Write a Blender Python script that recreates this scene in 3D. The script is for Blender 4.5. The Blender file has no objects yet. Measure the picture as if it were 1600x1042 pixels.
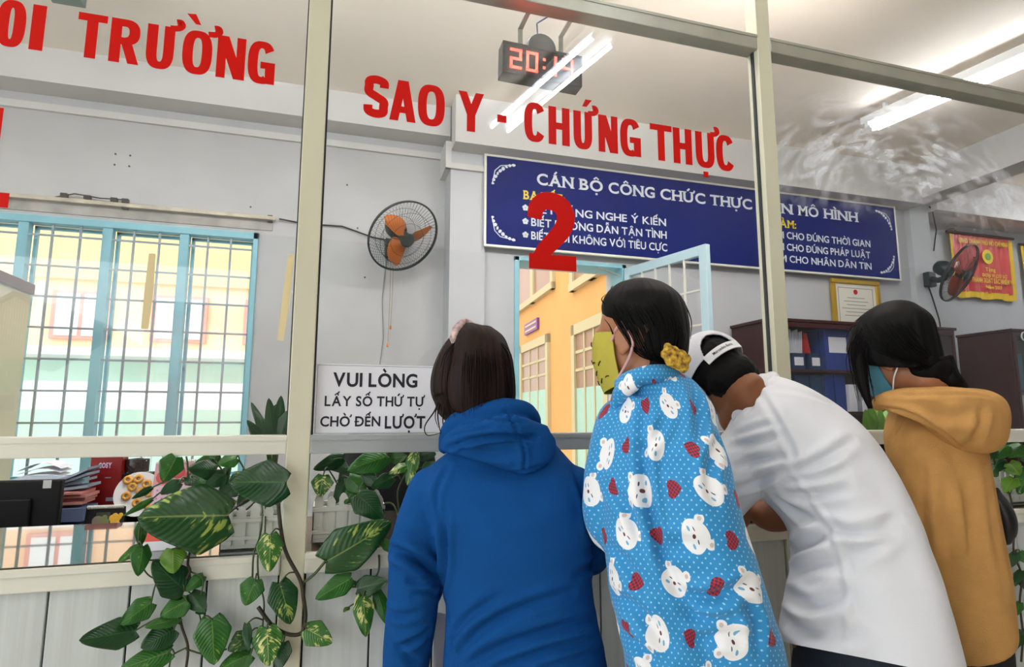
import bpy, bmesh, math, random
import numpy as np
from mathutils import Vector as V, Matrix, noise, Quaternion
from mathutils.bvhtree import BVHTree

random.seed(7)
PI = math.pi
S = bpy.context.scene
COL = S.collection

# ------------------------------------------------------------------ camera
FPX = 923.1
CAM = V((0, -1.45, 1.30))
_p, _y, _r = math.radians(7.783), math.radians(16.56), math.radians(.0825)
F_ = V((math.sin(_y) * math.cos(_p), math.cos(_y) * math.cos(_p), math.sin(_p)))
R0 = V((math.cos(_y), -math.sin(_y), 0))
U0 = R0.cross(F_)
R_ = R0 * math.cos(_r) + U0 * math.sin(_r)
U_ = U0 * math.cos(_r) - R0 * math.sin(_r)
cd = bpy.data.cameras.new('camera')
cd.sensor_width = 36
cd.lens = FPX / 1600 * 36
cd.clip_start = .02
cam = bpy.data.objects.new('camera', cd)
COL.objects.link(cam)
cam.matrix_world = Matrix(((R_.x, U_.x, -F_.x, CAM.x), (R_.y, U_.y, -F_.y, CAM.y), (R_.z, U_.z, -F_.z, CAM.z), (0, 0, 0, 1)))
S.camera = cam

# ------------------------------------------------------------------ world, light, exposure
S.view_settings.view_transform = 'Standard'
S.view_settings.look = 'None'
S.view_settings.gamma = 1
S.view_settings.use_curve_mapping = False
S.view_settings.exposure = 1.12
w = bpy.data.worlds.new('World')
S.world = w
w.use_nodes = True
bg = w.node_tree.nodes['Background']
bg.inputs[0].default_value = (.93, .97, 1, 1)
bg.inputs[1].default_value = 1.45


def area(name, loc, sx, sy, rot, power, color=(1, 1, 1), portal=False):
    l = bpy.data.lights.new(name, 'AREA')
    l.shape = 'RECTANGLE'
    l.size, l.size_y = sx, sy
    l.energy = power
    l.color = color
    l.cycles.is_portal = portal
    o = bpy.data.objects.new(name, l)
    o.location = loc
    o.rotation_euler = rot
    COL.objects.link(o)
    return o


# daylight comes in through the hall's open front, the office window and the office door
area('portal_hall', (-2.78, -5.95, 1.5), 3.4, 3.0, (PI / 2, 0, 0), 1, portal=True)
area('portal_side', (-4.48, -3.0, 1.7), 6.0, 3.4, (PI / 2, 0, -PI / 2), 1, portal=True)
area('portal_window', (-1.5, 2.72, 1.65), 2.0, 1.6, (-PI / 2, 0, 0), 1, portal=True)
area('portal_door', (1.6, 2.6, 1.2), .9, 2.4, (-PI / 2, 0, 0), 1, portal=True)


# ------------------------------------------------------------------ picture -> place
def ray(x, y):
    return R_ * ((x - 800) / FPX) - U_ * ((y - 521) / FPX) + F_


def atY(x, y, Y):
    d = ray(x, y); return CAM + d * ((Y - CAM.y) / d.y)


def atX(x, y, X):
    d = ray(x, y); return CAM + d * ((X - CAM.x) / d.x)


def atZ(x, y, Z):
    d = ray(x, y); return CAM + d * ((Z - CAM.z) / d.z)


def atD(x, y, t):
    return CAM + ray(x, y) * t


# ------------------------------------------------------------------ materials
def rgb(r, g, b):
    f = lambda c: ((c / 255 + .055) / 1.055) ** 2.4 if c > 10 else c / 255 / 12.92
    return (f(r), f(g), f(b), 1)


def mat(name, col, rough=.5, metal=0, spec=.5, emit=None, estr=0, noise_amt=0, noise_scale=8, bump=0, bump_scale=60, stretch=(1, 1, 1), sheen=0, coat=0, sss=0, noise_col=None):
    m = bpy.data.materials.new(name)
    m.use_nodes = True
    nt = m.node_tree
    b = nt.nodes['Principled BSDF']
    b.inputs['Base Color'].default_value = col
    b.inputs['Roughness'].default_value = rough
    b.inputs['Metallic'].default_value = metal
    b.inputs['Specular IOR Level'].default_value = spec
    if sheen:
        b.inputs['Sheen Weight'].default_value = sheen
        b.inputs['Sheen Roughness'].default_value = .6
    if coat:
        b.inputs['Coat Weight'].default_value = coat
        b.inputs['Coat Roughness'].default_value = .08
    if emit:
        b.inputs['Emission Color'].default_value = emit
        b.inputs['Emission Strength'].default_value = estr
    if sss:
        b.inputs['Subsurface Weight'].default_value = sss
        b.inputs['Subsurface Radius'].default_value = (.01, .004, .002)
    if noise_amt or bump:
        tc = nt.nodes.new('ShaderNodeTexCoord')
        mp = nt.nodes.new('ShaderNodeMapping')
        mp.inputs['Scale'].default_value = stretch
        nt.links.new(tc.outputs['Object'], mp.inputs[0])
    if noise_amt:
        n = nt.nodes.new('ShaderNodeTexNoise')
        n.inputs['Scale'].default_value = noise_scale
        n.inputs['Detail'].default_value = 5
        nt.links.new(mp.outputs[0], n.inputs[0])
        rp = nt.nodes.new('ShaderNodeMapRange')
        rp.inputs[1].default_value = .35
        rp.inputs[2].default_value = .7
        nt.links.new(n.outputs[0], rp.inputs[0])
        mx = nt.nodes.new('ShaderNodeMix')
        mx.data_type = 'RGBA'
        mx.inputs[6].default_value = col
        c2 = noise_col or tuple(c * (1 - noise_amt) for c in col[:3]) + (1,)
        mx.inputs[7].default_value = c2
        nt.links.new(rp.outputs[0], mx.inputs[0])
        nt.links.new(mx.outputs[2], b.inputs['Base Color'])
    if bump:
        n2 = nt.nodes.new('ShaderNodeTexNoise')
        n2.inputs['Scale'].default_value = bump_scale
        n2.inputs['Detail'].default_value = 4
        nt.links.new(mp.outputs[0], n2.inputs[0])
        bp = nt.nodes.new('ShaderNodeBump')
        bp.inputs['Strength'].default_value = bump
        bp.inputs['Distance'].default_value = .004
        nt.links.new(n2.outputs[0], bp.inputs['Height'])
        nt.links.new(bp.outputs[0], b.inputs['Normal'])
    return m


def glass_mat(name, tint=(1, 1, 1, 1), ior=1.5, smear=False):
    """thin clear pane: straight-through plus a Fresnel mirror"""
    m = bpy.data.materials.new(name)
    m.use_nodes = True
    nt = m.node_tree
    for n in list(nt.nodes):
        if n.type != 'OUTPUT_MATERIAL':
            nt.nodes.remove(n)
    out = nt.nodes['Material Output']
    fr = nt.nodes.new('ShaderNodeFresnel')
    ge = nt.nodes.new('ShaderNodeNewGeometry')          # the ray is not bent, so the far face must not see total reflection
    mr = nt.nodes.new('ShaderNodeMapRange'); mr.inputs[3].default_value = ior; mr.inputs[4].default_value = 1 / ior
    nt.links.new(ge.outputs['Backfacing'], mr.inputs[0]); nt.links.new(mr.outputs[0], fr.inputs[0])
    tr = nt.nodes.new('ShaderNodeBsdfTransparent'); tr.inputs[0].default_value = tint
    gl = nt.nodes.new('ShaderNodeBsdfGlossy'); gl.inputs['Roughness'].default_value = 0.0
    mx = nt.nodes.new('ShaderNodeMixShader')
    nt.links.new(fr.outputs[0], mx.inputs[0]); nt.links.new(tr.outputs[0], mx.inputs[1]); nt.links.new(gl.outputs[0], mx.inputs[2])
    last = mx
    if smear:                       # arcs of dried wiping marks on the pane
        tc = nt.nodes.new('ShaderNodeTexCoord')
        mp = nt.nodes.new('ShaderNodeMapping')
        mp.inputs['Location'].default_value = smear
        nt.links.new(tc.outputs['Object'], mp.inputs[0])
        # polar coordinates about the wiper's elbow: radius drives fine streaks, angle only slowly
        sep = nt.nodes.new('ShaderNodeSeparateXYZ'); nt.links.new(mp.outputs[0], sep.inputs[0])
        def mth(op, a, b=None):
            n = nt.nodes.new('ShaderNodeMath'); n.operation = op
            for i, v in enumerate((a, b)):
                if v is None: continue
                if isinstance(v, (int, float)): n.inputs[i].default_value = v
                else: nt.links.new(v, n.inputs[i])
            return n.outputs[0]
        x, z = sep.outputs[0], sep.outputs[2]
        z2 = mth('MULTIPLY', z, 1.5)
        rad = mth('SQRT', mth('ADD', mth('MULTIPLY', x, x), mth('MULTIPLY', z2, z2)))
        ang = mth('ARCTAN2', z2, x)
        cmb = nt.nodes.new('ShaderNodeCombineXYZ')
        nt.links.new(mth('MULTIPLY', rad, 26), cmb.inputs[0]); nt.links.new(mth('MULTIPLY', ang, 4.2), cmb.inputs[1])
        n1 = nt.nodes.new('ShaderNodeTexNoise'); n1.inputs['Scale'].default_value = 1; n1.inputs['Detail'].default_value = 4; n1.inputs['Distortion'].default_value = .6
        nt.links.new(cmb.outputs[0], n1.inputs[0])
        st = nt.nodes.new('ShaderNodeMapRange'); st.inputs[1].default_value = .40; st.inputs[2].default_value = .72
        nt.links.new(n1.outputs[0], st.inputs[0])
        n2 = nt.nodes.new('ShaderNodeTexNoise'); n2.inputs['Scale'].default_value = 5; nt.links.new(mp.outputs[0], n2.inputs[0])
        pt = nt.nodes.new('ShaderNodeMapRange'); pt.inputs[1].default_value = .34; pt.inputs[2].default_value = .56
        nt.links.new(n2.outputs[0], pt.inputs[0])
        ring = nt.nodes.new('ShaderNodeMapRange'); ring.inputs[1].default_value = .74; ring.inputs[2].default_value = .46
        nt.links.new(rad, ring.inputs[0])
        ring2 = nt.nodes.new('ShaderNodeMapRange'); ring2.inputs[1].default_value = .02; ring2.inputs[2].default_value = .12
        nt.links.new(rad, ring2.inputs[0])
        k = mth('MULTIPLY', mth('MULTIPLY', st.outputs[0], pt.outputs[0]), mth('MULTIPLY', ring.outputs[0], ring2.outputs[0]))
        up = nt.nodes.new('ShaderNodeMapRange'); up.inputs[1].default_value = -.02; up.inputs[2].default_value = .14      # wiped only as far down as the hand reached
        nt.links.new(z, up.inputs[0])
        k = mth('MULTIPLY', k, mth('MULTIPLY', up.outputs[0], .6))
        df = nt.nodes.new('ShaderNodeBsdfTranslucent'); df.inputs[0].default_value = (.9, .93, 1, 1)
        d2 = nt.nodes.new('ShaderNodeBsdfDiffuse'); d2.inputs[0].default_value = (.9, .93, 1, 1)
        ad = nt.nodes.new('ShaderNodeMixShader'); nt.links.new(df.outputs[0], ad.inputs[1]); nt.links.new(d2.outputs[0], ad.inputs[2])
        m2 = nt.nodes.new('ShaderNodeMixShader')
        nt.links.new(k, m2.inputs[0]); nt.links.new(mx.outputs[0], m2.inputs[1]); nt.links.new(ad.outputs[0], m2.inputs[2])
        last = m2
    nt.links.new(last.outputs[0], out.inputs[0])
    return m


# ------------------------------------------------------------------ mesh building
class MB:
    def __init__(s):
        s.v = []; s.f = []; s.mi = []; s.cur = 0

    def add(s, vs, fs):
        k = len(s.v)
        s.v += [V(p) for p in vs]
        s.f += [tuple(i + k for i in f) for f in fs]
        s.mi += [s.cur] * len(fs)
        return s

    def box(s, x0, x1, y0, y1, z0, z1, M=None):
        vs = [V((x, y, z)) for x in (x0, x1) for y in (y0, y1) for z in (z0, z1)]
        if M: vs = [M @ p for p in vs]
        return s.add(vs, [(0, 1, 3, 2), (4, 6, 7, 5), (0, 4, 5, 1), (2, 3, 7, 6), (0, 2, 6, 4), (1, 5, 7, 3)])

    def loft(s, rings, cap=True, closed=True):
        """rings: lists of points of equal length"""
        n = len(rings[0]); vs = [p for r in rings for p in r]; fs = []
        for i in range(len(rings) - 1):
            for j in range(n if closed else n - 1):
                a = i * n + j; b = i * n + (j + 1) % n
                fs.append((a, b, b + n, a + n))
        if cap:
            fs.append(tuple(range(n - 1, -1, -1)))
            fs.append(tuple(range((len(rings) - 1) * n, len(rings) * n)))
        return s.add(vs, fs)

    def tube(s, pts, r, n=8, cap=True, flat=1.0):
        pts = [V(p) for p in pts]
        rr = r if isinstance(r, (list, tuple)) else [r] * len(pts)
        T0 = (pts[1] - pts[0]).normalized()
        up = V((0, 0, 1)) if abs(T0.z) < .9 else V((1, 0, 0))
        N = (up - T0 * up.dot(T0)).normalized()
        rings = []
        for i, p in enumerate(pts):
            T = (pts[min(i + 1, len(pts) - 1)] - pts[max(i - 1, 0)]).normalized()
            N = (N - T * N.dot(T)).normalized()
            B = T.cross(N)
            rings.append([p + N * math.cos(a) * rr[i] + B * math.sin(a) * rr[i] * flat for a in [2 * PI * k / n for k in range(n)]])
        return s.loft(rings, cap)

    def lathe(s, prof, c, axis=V((0, 0, 1)), n=32, cap=True):
        """prof: (radius, height) along axis from c"""
        axis = V(axis).normalized()
        up = V((0, 0, 1)) if abs(axis.z) < .9 else V((1, 0, 0))
        A = (up - axis * up.dot(axis)).normalized(); B = axis.cross(A); c = V(c)
        rings = [[c + axis * h + (A * math.cos(t) + B * math.sin(t)) * max(r, 1e-5) for t in [2 * PI * k / n for k in range(n)]] for r, h in prof]
        return s.loft(rings, cap)

    def torus(s, c, R, r, axis, n=48, m=8, arc=(0, 2 * PI)):
        axis = V(axis).normalized(); up = V((0, 0, 1)) if abs(axis.z) < .9 else V((1, 0, 0))
        A = (up - axis * up.dot(axis)).normalized(); B = axis.cross(A); c = V(c)
        full = abs(arc[1] - arc[0] - 2 * PI) < 1e-6
        rings = []
        for k in range(n + 1):
            t = arc[0] + (arc[1] - arc[0]) * k / n
            d = A * math.cos(t) + B * math.sin(t)
            rings.append([c + d * (R + r * math.cos(a)) + axis * r * math.sin(a) for a in [2 * PI * j / m for j in range(m)]])
        return s.loft(rings, not full)

    def ell(s, c, rad, rot=None, n=20, m=14):
        c = V(c); rings = []
        for i in range(m + 1):
            t = -PI / 2 + PI * i / m
            ct = max(math.cos(t), 1e-4)
            ring = []
            for k in range(n):
                a = 2 * PI * k / n
                p = V((rad[0] * ct * math.cos(a), rad[1] * ct * math.sin(a), rad[2] * math.sin(t)))
                if rot: p = rot @ p
                ring.append(c + p)
            rings.append(ring)
        return s.loft(rings)

    def poly(s, pts, d):
        """planar polygon pts pushed along d"""
        n = len(pts); d = V(d); pts = [V(p) for p in pts]
        return s.add(pts + [p + d for p in pts], [tuple(range(n - 1, -1, -1)), tuple(range(n, 2 * n))] + [(i, (i + 1) % n, n + (i + 1) % n, n + i) for i in range(n)])


WM = {}


def _link(o, parent):
    COL.objects.link(o)
    if parent is not None:
        o.parent = parent


def wloc(o):
    p = V(o.location); q = o.parent
    while q: p += V(q.location); q = q.parent
    return p


def obj(name, mb, m, parent=None, smooth=None, bev=0, origin=None, fix=True):
    """link MB as one mesh object; geometry is given in world coordinates"""
    me = bpy.data.meshes.new(name)
    o0 = V(origin) if origin is not None else (wloc(parent) if parent is not None else V((0, 0, 0)))
    me.from_pydata([p - o0 for p in mb.v], [], mb.f)
    ms = m if isinstance(m, (list, tuple)) else [m]
    for x in ms: me.materials.append(x)
    if len(ms) > 1: me.polygons.foreach_set('material_index', mb.mi)
    if fix:
        bm = bmesh.new(); bm.from_mesh(me); bmesh.ops.recalc_face_normals(bm, faces=bm.faces); bm.to_mesh(me); bm.free()
    if smooth is not None:
        me.polygons.foreach_set('use_smooth', [True] * len(me.polygons))
        if smooth < 3.1: me.set_sharp_from_angle(angle=smooth)
    me.update()
    o = bpy.data.objects.new(name, me)
    _link(o, parent)
    o.location = o0 - (wloc(parent) if parent is not None else V((0, 0, 0)))
    if bev:
        b = o.modifiers.new('Bevel', 'BEVEL'); b.width = bev; b.segments = 2; b.limit_method = 'ANGLE'
    return o


def tag(o, label=None, cat=None, group=None, kind=None):
    if label: o['label'] = label
    if cat: o['category'] = cat
    if group: o['group'] = group
    if kind: o['kind'] = kind
    return o


def thing(name, label, cat, loc, group=None, kind=None):
    o = bpy.data.objects.new(name, None)
    o.empty_display_size = .05
    COL.objects.link(o); o.location = loc
    return tag(o, label, cat, group, kind)


def struct(name, mb, m, parent=None, bev=0, **k):
    o = obj(name, mb, m, parent, bev=bev, **k)
    if parent is None: o['kind'] = 'structure'
    return o


import unicodedata
_GC = {}


def _glyph_mesh(ch, offset):
    k = (ch, offset)
    if k not in _GC:
        c = bpy.data.curves.new('txt', 'FONT')
        c.body = ch; c.size = 1; c.offset = offset; c.resolution_u = 4
        o = bpy.data.objects.new('txt', c); COL.objects.link(o)
        dg = bpy.context.evaluated_depsgraph_get(); dg.update()
        me = bpy.data.meshes.new_from_object(o.evaluated_get(dg))
        _GC[k] = ([V(p.co) for p in me.vertices], [tuple(p.vertices) for p in me.polygons])
        bpy.data.objects.remove(o); bpy.data.curves.remove(c); bpy.data.meshes.remove(me)
    return _GC[k]


def text_mb(body, height, offset=0, width=None, M=None, thick=.0006, serif=False, align='LEFT', gap=.085):
    """flat lettering as a mesh; x right, y up; baseline at 0; a capital is `height` tall; accents are built here"""
    vs, fs = [], []
    t = .075 + offset * 1.2                              # weight of the accents
    nq = [0]

    def quad(pts):
        k = len(vs); nq[0] += 1
        vs.extend(V((x, y, nq[0] * 1e-5)) for x, y in pts); fs.append(tuple(range(k, k + len(pts))))

    def line(pts, w):
        L = []
        for i, p in enumerate(pts):
            a, b = V(pts[max(i - 1, 0)]), V(pts[min(i + 1, len(pts) - 1)])
            d = (b - a).normalized(); n = V((-d.y, d.x)) * w / 2; L.append((V(p) + n, V(p) - n))
        for (a, b), (c, d) in zip(L, L[1:]): quad([a, b, d, c])
    x = 0.0
    for ch in body:
        if ch == ' ': x += .27; continue
        base = {'Đ': 'D', 'đ': 'd'}.get(ch); marks = ''
        if base is None:
            n = unicodedata.normalize('NFD', ch); base, marks = n[0], n[1:]
        gv, gf = _glyph_mesh(base, offset)
        xa, xb = min(p.x for p in gv), max(p.x for p in gv); w = xb - xa
        ytop = max(p.y for p in gv); k = len(vs); dx = x - xa
        vs.extend(p + V((dx, 0, 0)) for p in gv); fs.extend(tuple(i + k for i in f) for f in gf)
        if serif:
            cnt = {}
            for f in gf:
                for i in range(len(f)):
                    e = tuple(sorted((f[i], f[(i + 1) % len(f)]))); cnt[e] = cnt.get(e, 0) + 1
            for (a, b), m_ in cnt.items():
                p, q = gv[a], gv[b]
                if m_ == 1 and abs(p.y - q.y) < .01 and .04 < abs(p.x - q.x) < .3 and (abs(p.y) < .06 or abs(p.y - .69) < .06):
                    l, r = min(p.x, q.x) - .065 + dx, max(p.x, q.x) + .065 + dx; y = p.y
                    y0, y1 = (y, y + .06) if y < .3 else (y - .06, y)
                    quad([(l, y0), (r, y0), (r, y1), (l, y1)])
        c = x + w / 2
        if ch in 'Đđ': quad([(x - .06, .33 + t * .4), (x + w * .45, .33 + t * .4), (x + w * .45, .33 - t * .5), (x - .06, .33 - t * .5)])
        h0 = ytop + .05; hat = False
        if '\u0302' in marks: line([(c - .15, h0), (c, h0 + .13), (c + .15, h0)], t); hat = True
        if '\u0306' in marks: line([(c - .14, h0 + .14), (c - .09, h0 + .05), (c, h0 + .02), (c + .09, h0 + .05), (c + .14, h0 + .14)], t * .9); hat = True
        if '\u031b' in marks: line([(x + w - .03, ytop - .05), (x + w + .06, ytop - .02), (x + w + .10, ytop + .07), (x + w + .06, ytop + .12)], t * 1.05)
        sx_, sy_ = (c + .10, h0 + .10) if hat else (c, h0)
        if '\u0301' in marks: line([(sx_ - .05, sy_), (sx_ + .10, sy_ + .17)], t * 1.1)
        if '\u0300' in marks: line([(sx_ + .05, sy_), (sx_ - .10, sy_ + .17)], t * 1.1)
        if '\u0309' in marks: line([(sx_ - .06, sy_ + .17), (sx_ + .04, sy_ + .19), (sx_ + .06, sy_ + .12), (sx_, sy_ + .07), (sx_, sy_ + .02)], t * .8)
        if '\u0303' in marks: line([(c - .14, sy_ + .04), (c - .06, sy_ + .11), (c + .05, sy_ + .05), (c + .14, sy_ + .12)], t * .9)
        if '\u0323' in marks: r = t * .62; quad([(c - r, -.20 - r), (c + r, -.20 - r), (c + r, -.20 + r), (c - r, -.20 + r)])
        x += w + gap + (.05 if '\u031b' in marks else 0)
    sc = height / .69; W = x - gap
    sx = (width / W) if width else sc
    sh = 0 if align == 'LEFT' else W / 2
    vs = [V(((p.x - sh) * sx, p.y * sc, p.z * .6)) for p in vs]
    n = len(vs)
    if thick:
        cnt = {}
        for f in fs:
            for i in range(len(f)):
                e = (f[i], f[(i + 1) % len(f)]); cnt[e] = 1
        side = [(a, b, b + n, a + n) for (a, b) in cnt if (b, a) not in cnt]
        vs = vs + [p + V((0, 0, thick)) for p in vs]
        fs = [tuple(reversed(f)) for f in fs] + [tuple(i + n for i in f) for f in fs] + side
    if M: vs = [M @ p for p in vs]
    return MB().add(vs, fs)


def frameM(o, x, y):
    """matrix with columns x, y, x cross y at o"""
    x = V(x).normalized(); y = V(y).normalized(); z = x.cross(y); o = V(o)
    return Matrix(((x.x, y.x, z.x, o.x), (x.y, y.y, z.y, o.y), (x.z, y.z, z.z, o.z), (0, 0, 0, 1)))


def spline(pts, n):
    """Catmull-Rom through pts (tuples/Vectors of any length), n samples per span"""
    P = [np.array(p, float) for p in pts]
    P = [2 * P[0] - P[1]] + P + [2 * P[-1] - P[-2]]
    out = []
    for i in range(1, len(P) - 2):
        for k in range(n):
            t = k / n
            a, b, c, d = P[i - 1:i + 3]
            out.append(.5 * (2 * b + (c - a) * t + (2 * a - 5 * b + 4 * c - d) * t * t + (3 * b - a - 3 * c + d) * t ** 3))
    out.append(P[-2])
    return out


# ------------------------------------------------------------------ shared materials
M = {}
M['wall'] = mat('wall paint', rgb(184, 186, 187), .75, noise_amt=.10, noise_scale=3, bump=.15, bump_scale=90)
M['wall2'] = mat('white wall paint', rgb(190, 193, 197), .75, noise_amt=.06, noise_scale=4, bump=.1)
M['ceil'] = mat('ceiling paint', rgb(246, 236, 222), .8, noise_amt=.05, noise_scale=2)
M['beam'] = mat('beam paint', rgb(206, 206, 204), .8, noise_amt=.06, noise_scale=3)
M['alu'] = mat('cream aluminium', rgb(214, 212, 188), .35, spec=.5, noise_amt=.10, noise_scale=5, stretch=(1, 1, .2))
M['alug'] = mat('grey aluminium', rgb(176, 176, 164), .35, spec=.5, metal=.3, noise_amt=.18, noise_scale=9)
M['alumid'] = mat('bluish aluminium', rgb(166, 172, 172), .35, spec=.5, noise_amt=.12, noise_scale=6)
M['aluw'] = mat('white aluminium', rgb(224, 224, 212), .3, spec=.5, noise_amt=.05, noise_scale=6)
M['panel'] = mat('grey panel', rgb(204, 211, 210), .35, spec=.5, noise_amt=.14, noise_scale=6, stretch=(14, 1, .3))
M['groove'] = mat('groove', rgb(48, 52, 54), .7)
M['floor'] = mat('floor tiles', rgb(214, 206, 192), .3, noise_amt=.1, noise_scale=3)
M['glass'] = glass_mat('clear glass')
M['gsmear'] = glass_mat('wiped glass', smear=tuple(-c for c in atY(1430, 345, 0)))
M['blueframe'] = mat('light blue paint', rgb(136, 192, 206), .45, noise_amt=.08, noise_scale=10)
M['bar'] = mat('grey bar paint', rgb(148, 164, 172), .5)
M['red'] = mat('red vinyl', rgb(204, 14, 2), .5, spec=.15)
M['navy'] = mat('navy board', rgb(6, 28, 104), .5, spec=.06, noise_amt=.12, noise_scale=3)
M['white'] = mat('white paint', rgb(232, 234, 236), .5)
M['lettering'] = mat('pale lettering', rgb(214, 220, 226), .5)
M['yellowtxt'] = mat('yellow lettering', rgb(224, 196, 40), .5)
M['wood'] = mat('maroon wood', rgb(66, 30, 30), .35, noise_amt=.35, noise_scale=6, stretch=(12, 12, .6))
M['table'] = mat('brown table', rgb(104, 84, 62), .35, noise_amt=.3, noise_scale=5, stretch=(.6, 8, 1))
M['black'] = mat('black plastic', rgb(13, 14, 16), .5, spec=.3)
M['dark'] = mat('dark plastic', rgb(30, 40, 44), .45)
M['paper'] = mat('paper', rgb(232, 234, 242), .7)
M['ink'] = mat('black ink', rgb(22, 24, 36), .6)
M['tube'] = mat('lit tube', (1, 1, 1, 1), .5, emit=(.93, .96, 1, 1), estr=29)
M['fixture'] = mat('lamp batten', rgb(225, 228, 230), .4)
M['gold'] = mat('gold frame', rgb(206, 168, 64), .3, metal=.6)
M['tape'] = mat('masking tape', rgb(222, 206, 160), .7)

# ------------------------------------------------------------------ room shell
ZC = 3.44
struct('floor', MB().box(-4.5, 8, -6.0, 2.62, -.1, 0), M['floor'])
struct('ceiling', MB().box(-4.5, 8, -6.0, 2.62, ZC, ZC + .1), M['ceil'])
WX0, WX1, WZ0, WZ1 = -2.36, -.52, .88, 2.466
b = MB()
b.box(-4.5, WX0, 2.6, 2.75, 0, ZC); b.box(WX1, .72, 2.6, 2.75, 0, ZC)
b.box(WX0, WX1, 2.6, 2.75, 0, WZ0); b.box(WX0, WX1, 2.6, 2.75, WZ1, ZC)
struct('wall_back', b, M['wall'])
DX0, DX1, DZ = 1.165, 2.03, 2.40
b = MB()
b.box(.72, DX0, 2.42, 2.75, 0, ZC); b.box(DX1, 4.82, 2.42, 2.75, 0, ZC); b.box(DX0, DX1, 2.42, 2.75, DZ, ZC)
struct('wall_rear', b, M['wall2'])
struct('wall_alcove', MB().box(4.82, 8, 2.6, 2.75, 0, ZC), M['wall2'])
struct('wall_right', MB().box(8, 8.12, -6, 2.75, 0, ZC), M['wall2'])
struct('wall_left', MB().box(-4.62, -4.5, 0, 2.75, 0, ZC), M['wall'])      # hall wall left out on this side to let in more daylight
struct('column_left', MB().box(.70, .945, 2.385, 2.62, 0, ZC), M['wall2'])
struct('column_right', MB().box(4.80, 5.02, 2.37, 2.62, 0, ZC), M['wall2'])
struct('beam_back', MB().box(-4.5, .70, 2.42, 2.6, 3.225, ZC), M['beam'])
b = MB(); b.box(.70, 4.80, 2.235, 2.42, 3.105, ZC)
struct('beam_rear', b, M['beam'])
struct('beam_side', MB().box(4.80, 5.04, .12, 2.37, 3.16, ZC), M['beam'])
struct('beam_alcove', MB().box(5.04, 8, 2.3, 2.6, 3.10, ZC), M['beam'])
b = MB(); b.box(-4.5, .68, 2.578, 2.6, 3.12, 3.165); b.box(.66, .70, 2.37, 2.6, 2.97, 3.165); b.box(.66, .945, 2.36, 2.385, 2.97, 3.01)
struct('trim_1', b, M['beam'])
# hall: ceiling is shared; the street side is open to the left behind the photographer
b = MB(); b.box(-1.05, 8, -6.1, -6.0, 0, ZC); b.box(-4.5, -1.05, -6.1, -6.0, 3.0, ZC)
struct('wall_front', b, mat('hall wall paint', rgb(118, 116, 112), .8, noise_amt=.1))

# ------------------------------------------------------------------ partition of aluminium and glass
MUL = [-2.727, -1.402, -.075, 1.252, 2.579, 3.906, 5.233, 6.56]
RZ = [(1.211, 1.253), (2.436, 2.487)]
part = thing('partition', None, None, (0, 0, 0), kind='structure')
for x in MUL:
    b = MB(); b.box(x - .025, x + .025, -.025, .025, 0, ZC)
    o = obj('mullion', b, M['alu'], part, bev=.002)
    b = MB(); b.box(x - .029, x - .025, -.006, .006, 1.253, 2.436); b.box(x + .025, x + .029, -.006, .006, 1.253, 2.436)
    obj('gasket', b, M['groove'], o)
for i in range(len(MUL) - 1):
    a, c = MUL[i] + .025, MUL[i + 1] - .025
    for (z0, z1), mm in zip(RZ, ('aluw', 'alug')):
        b = MB(); b.box(a, c, -.025, .025, z0, z1)
        if i == 2 and mm == 'aluw': mm = 'alumid'
        r = obj('rail', b, M[mm], part, bev=.002)
        b = MB(); b.box(a, c, -.027, -.025, z1 - .012, z1 - .004)
        obj('bead', b, M[mm], r)
    obj('pane', MB().box(a, c, -.0025, .0025, 1.253, 2.436), M['gsmear' if i == 3 else 'glass'], part)
    obj('pane', MB().box(a, c, -.0025, .0025, 2.487, ZC), M['glass'], part)

# counter under the partition: ledge, worktop, glass, panelled front
cnt = thing('counter', None, None, (0, 0, 0), kind='structure')
obj('worktop', MB().box(-3.4, 6.5, -.015, .50, .962, .992), M['table'], cnt)
obj('glass_top', MB().box(-3.4, -.12, -.008, .49, .992, 1.0), mat('desk glass', rgb(60, 70, 62), .02, spec=.9, coat=.5), cnt, bev=.001)
obj('glass_top', MB().box(-.02, 6.4, .03, .49, .992, 1.0), mat('desk glass dark', rgb(52, 48, 42), .05, spec=.5), cnt, bev=.001)
b = MB()
for i in range(len(MUL) - 1): b.box(MUL[i] + .025, MUL[i + 1] - .025, -.032, -.015, .955, .9985)
obj('ledge', b, M['aluw'], cnt, bev=.003)
b = MB()
for i in range(len(MUL) - 1): b.box(MUL[i] + .025, MUL[i + 1] - .025, -.036, -.032, .986, .9985)
obj('ledge_lip', b, M['aluw'], cnt, bev=.001)
obj('front_panel', MB().box(-3.4, 6.5, -.008, .0, 0, .96), M['groove'], cnt)
b = MB()
for i in range(len(MUL) - 1):
    n = 9; a, c = MUL[i] + .027, MUL[i + 1] - .027
    for k in range(n):
        u = (c - a) / n
        b.box(a + k * u + .002, a + (k + 1) * u - .002, -.018, -.008, .02, .953)
obj('panel_board', b, M['panel'], cnt, bev=.0015)
b = MB()
for x in (-3.3, 1.2, 5.6): b.box(x, x + .03, .05, .48, 0, .962)
obj('support', b, M['wood'], cnt)

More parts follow.
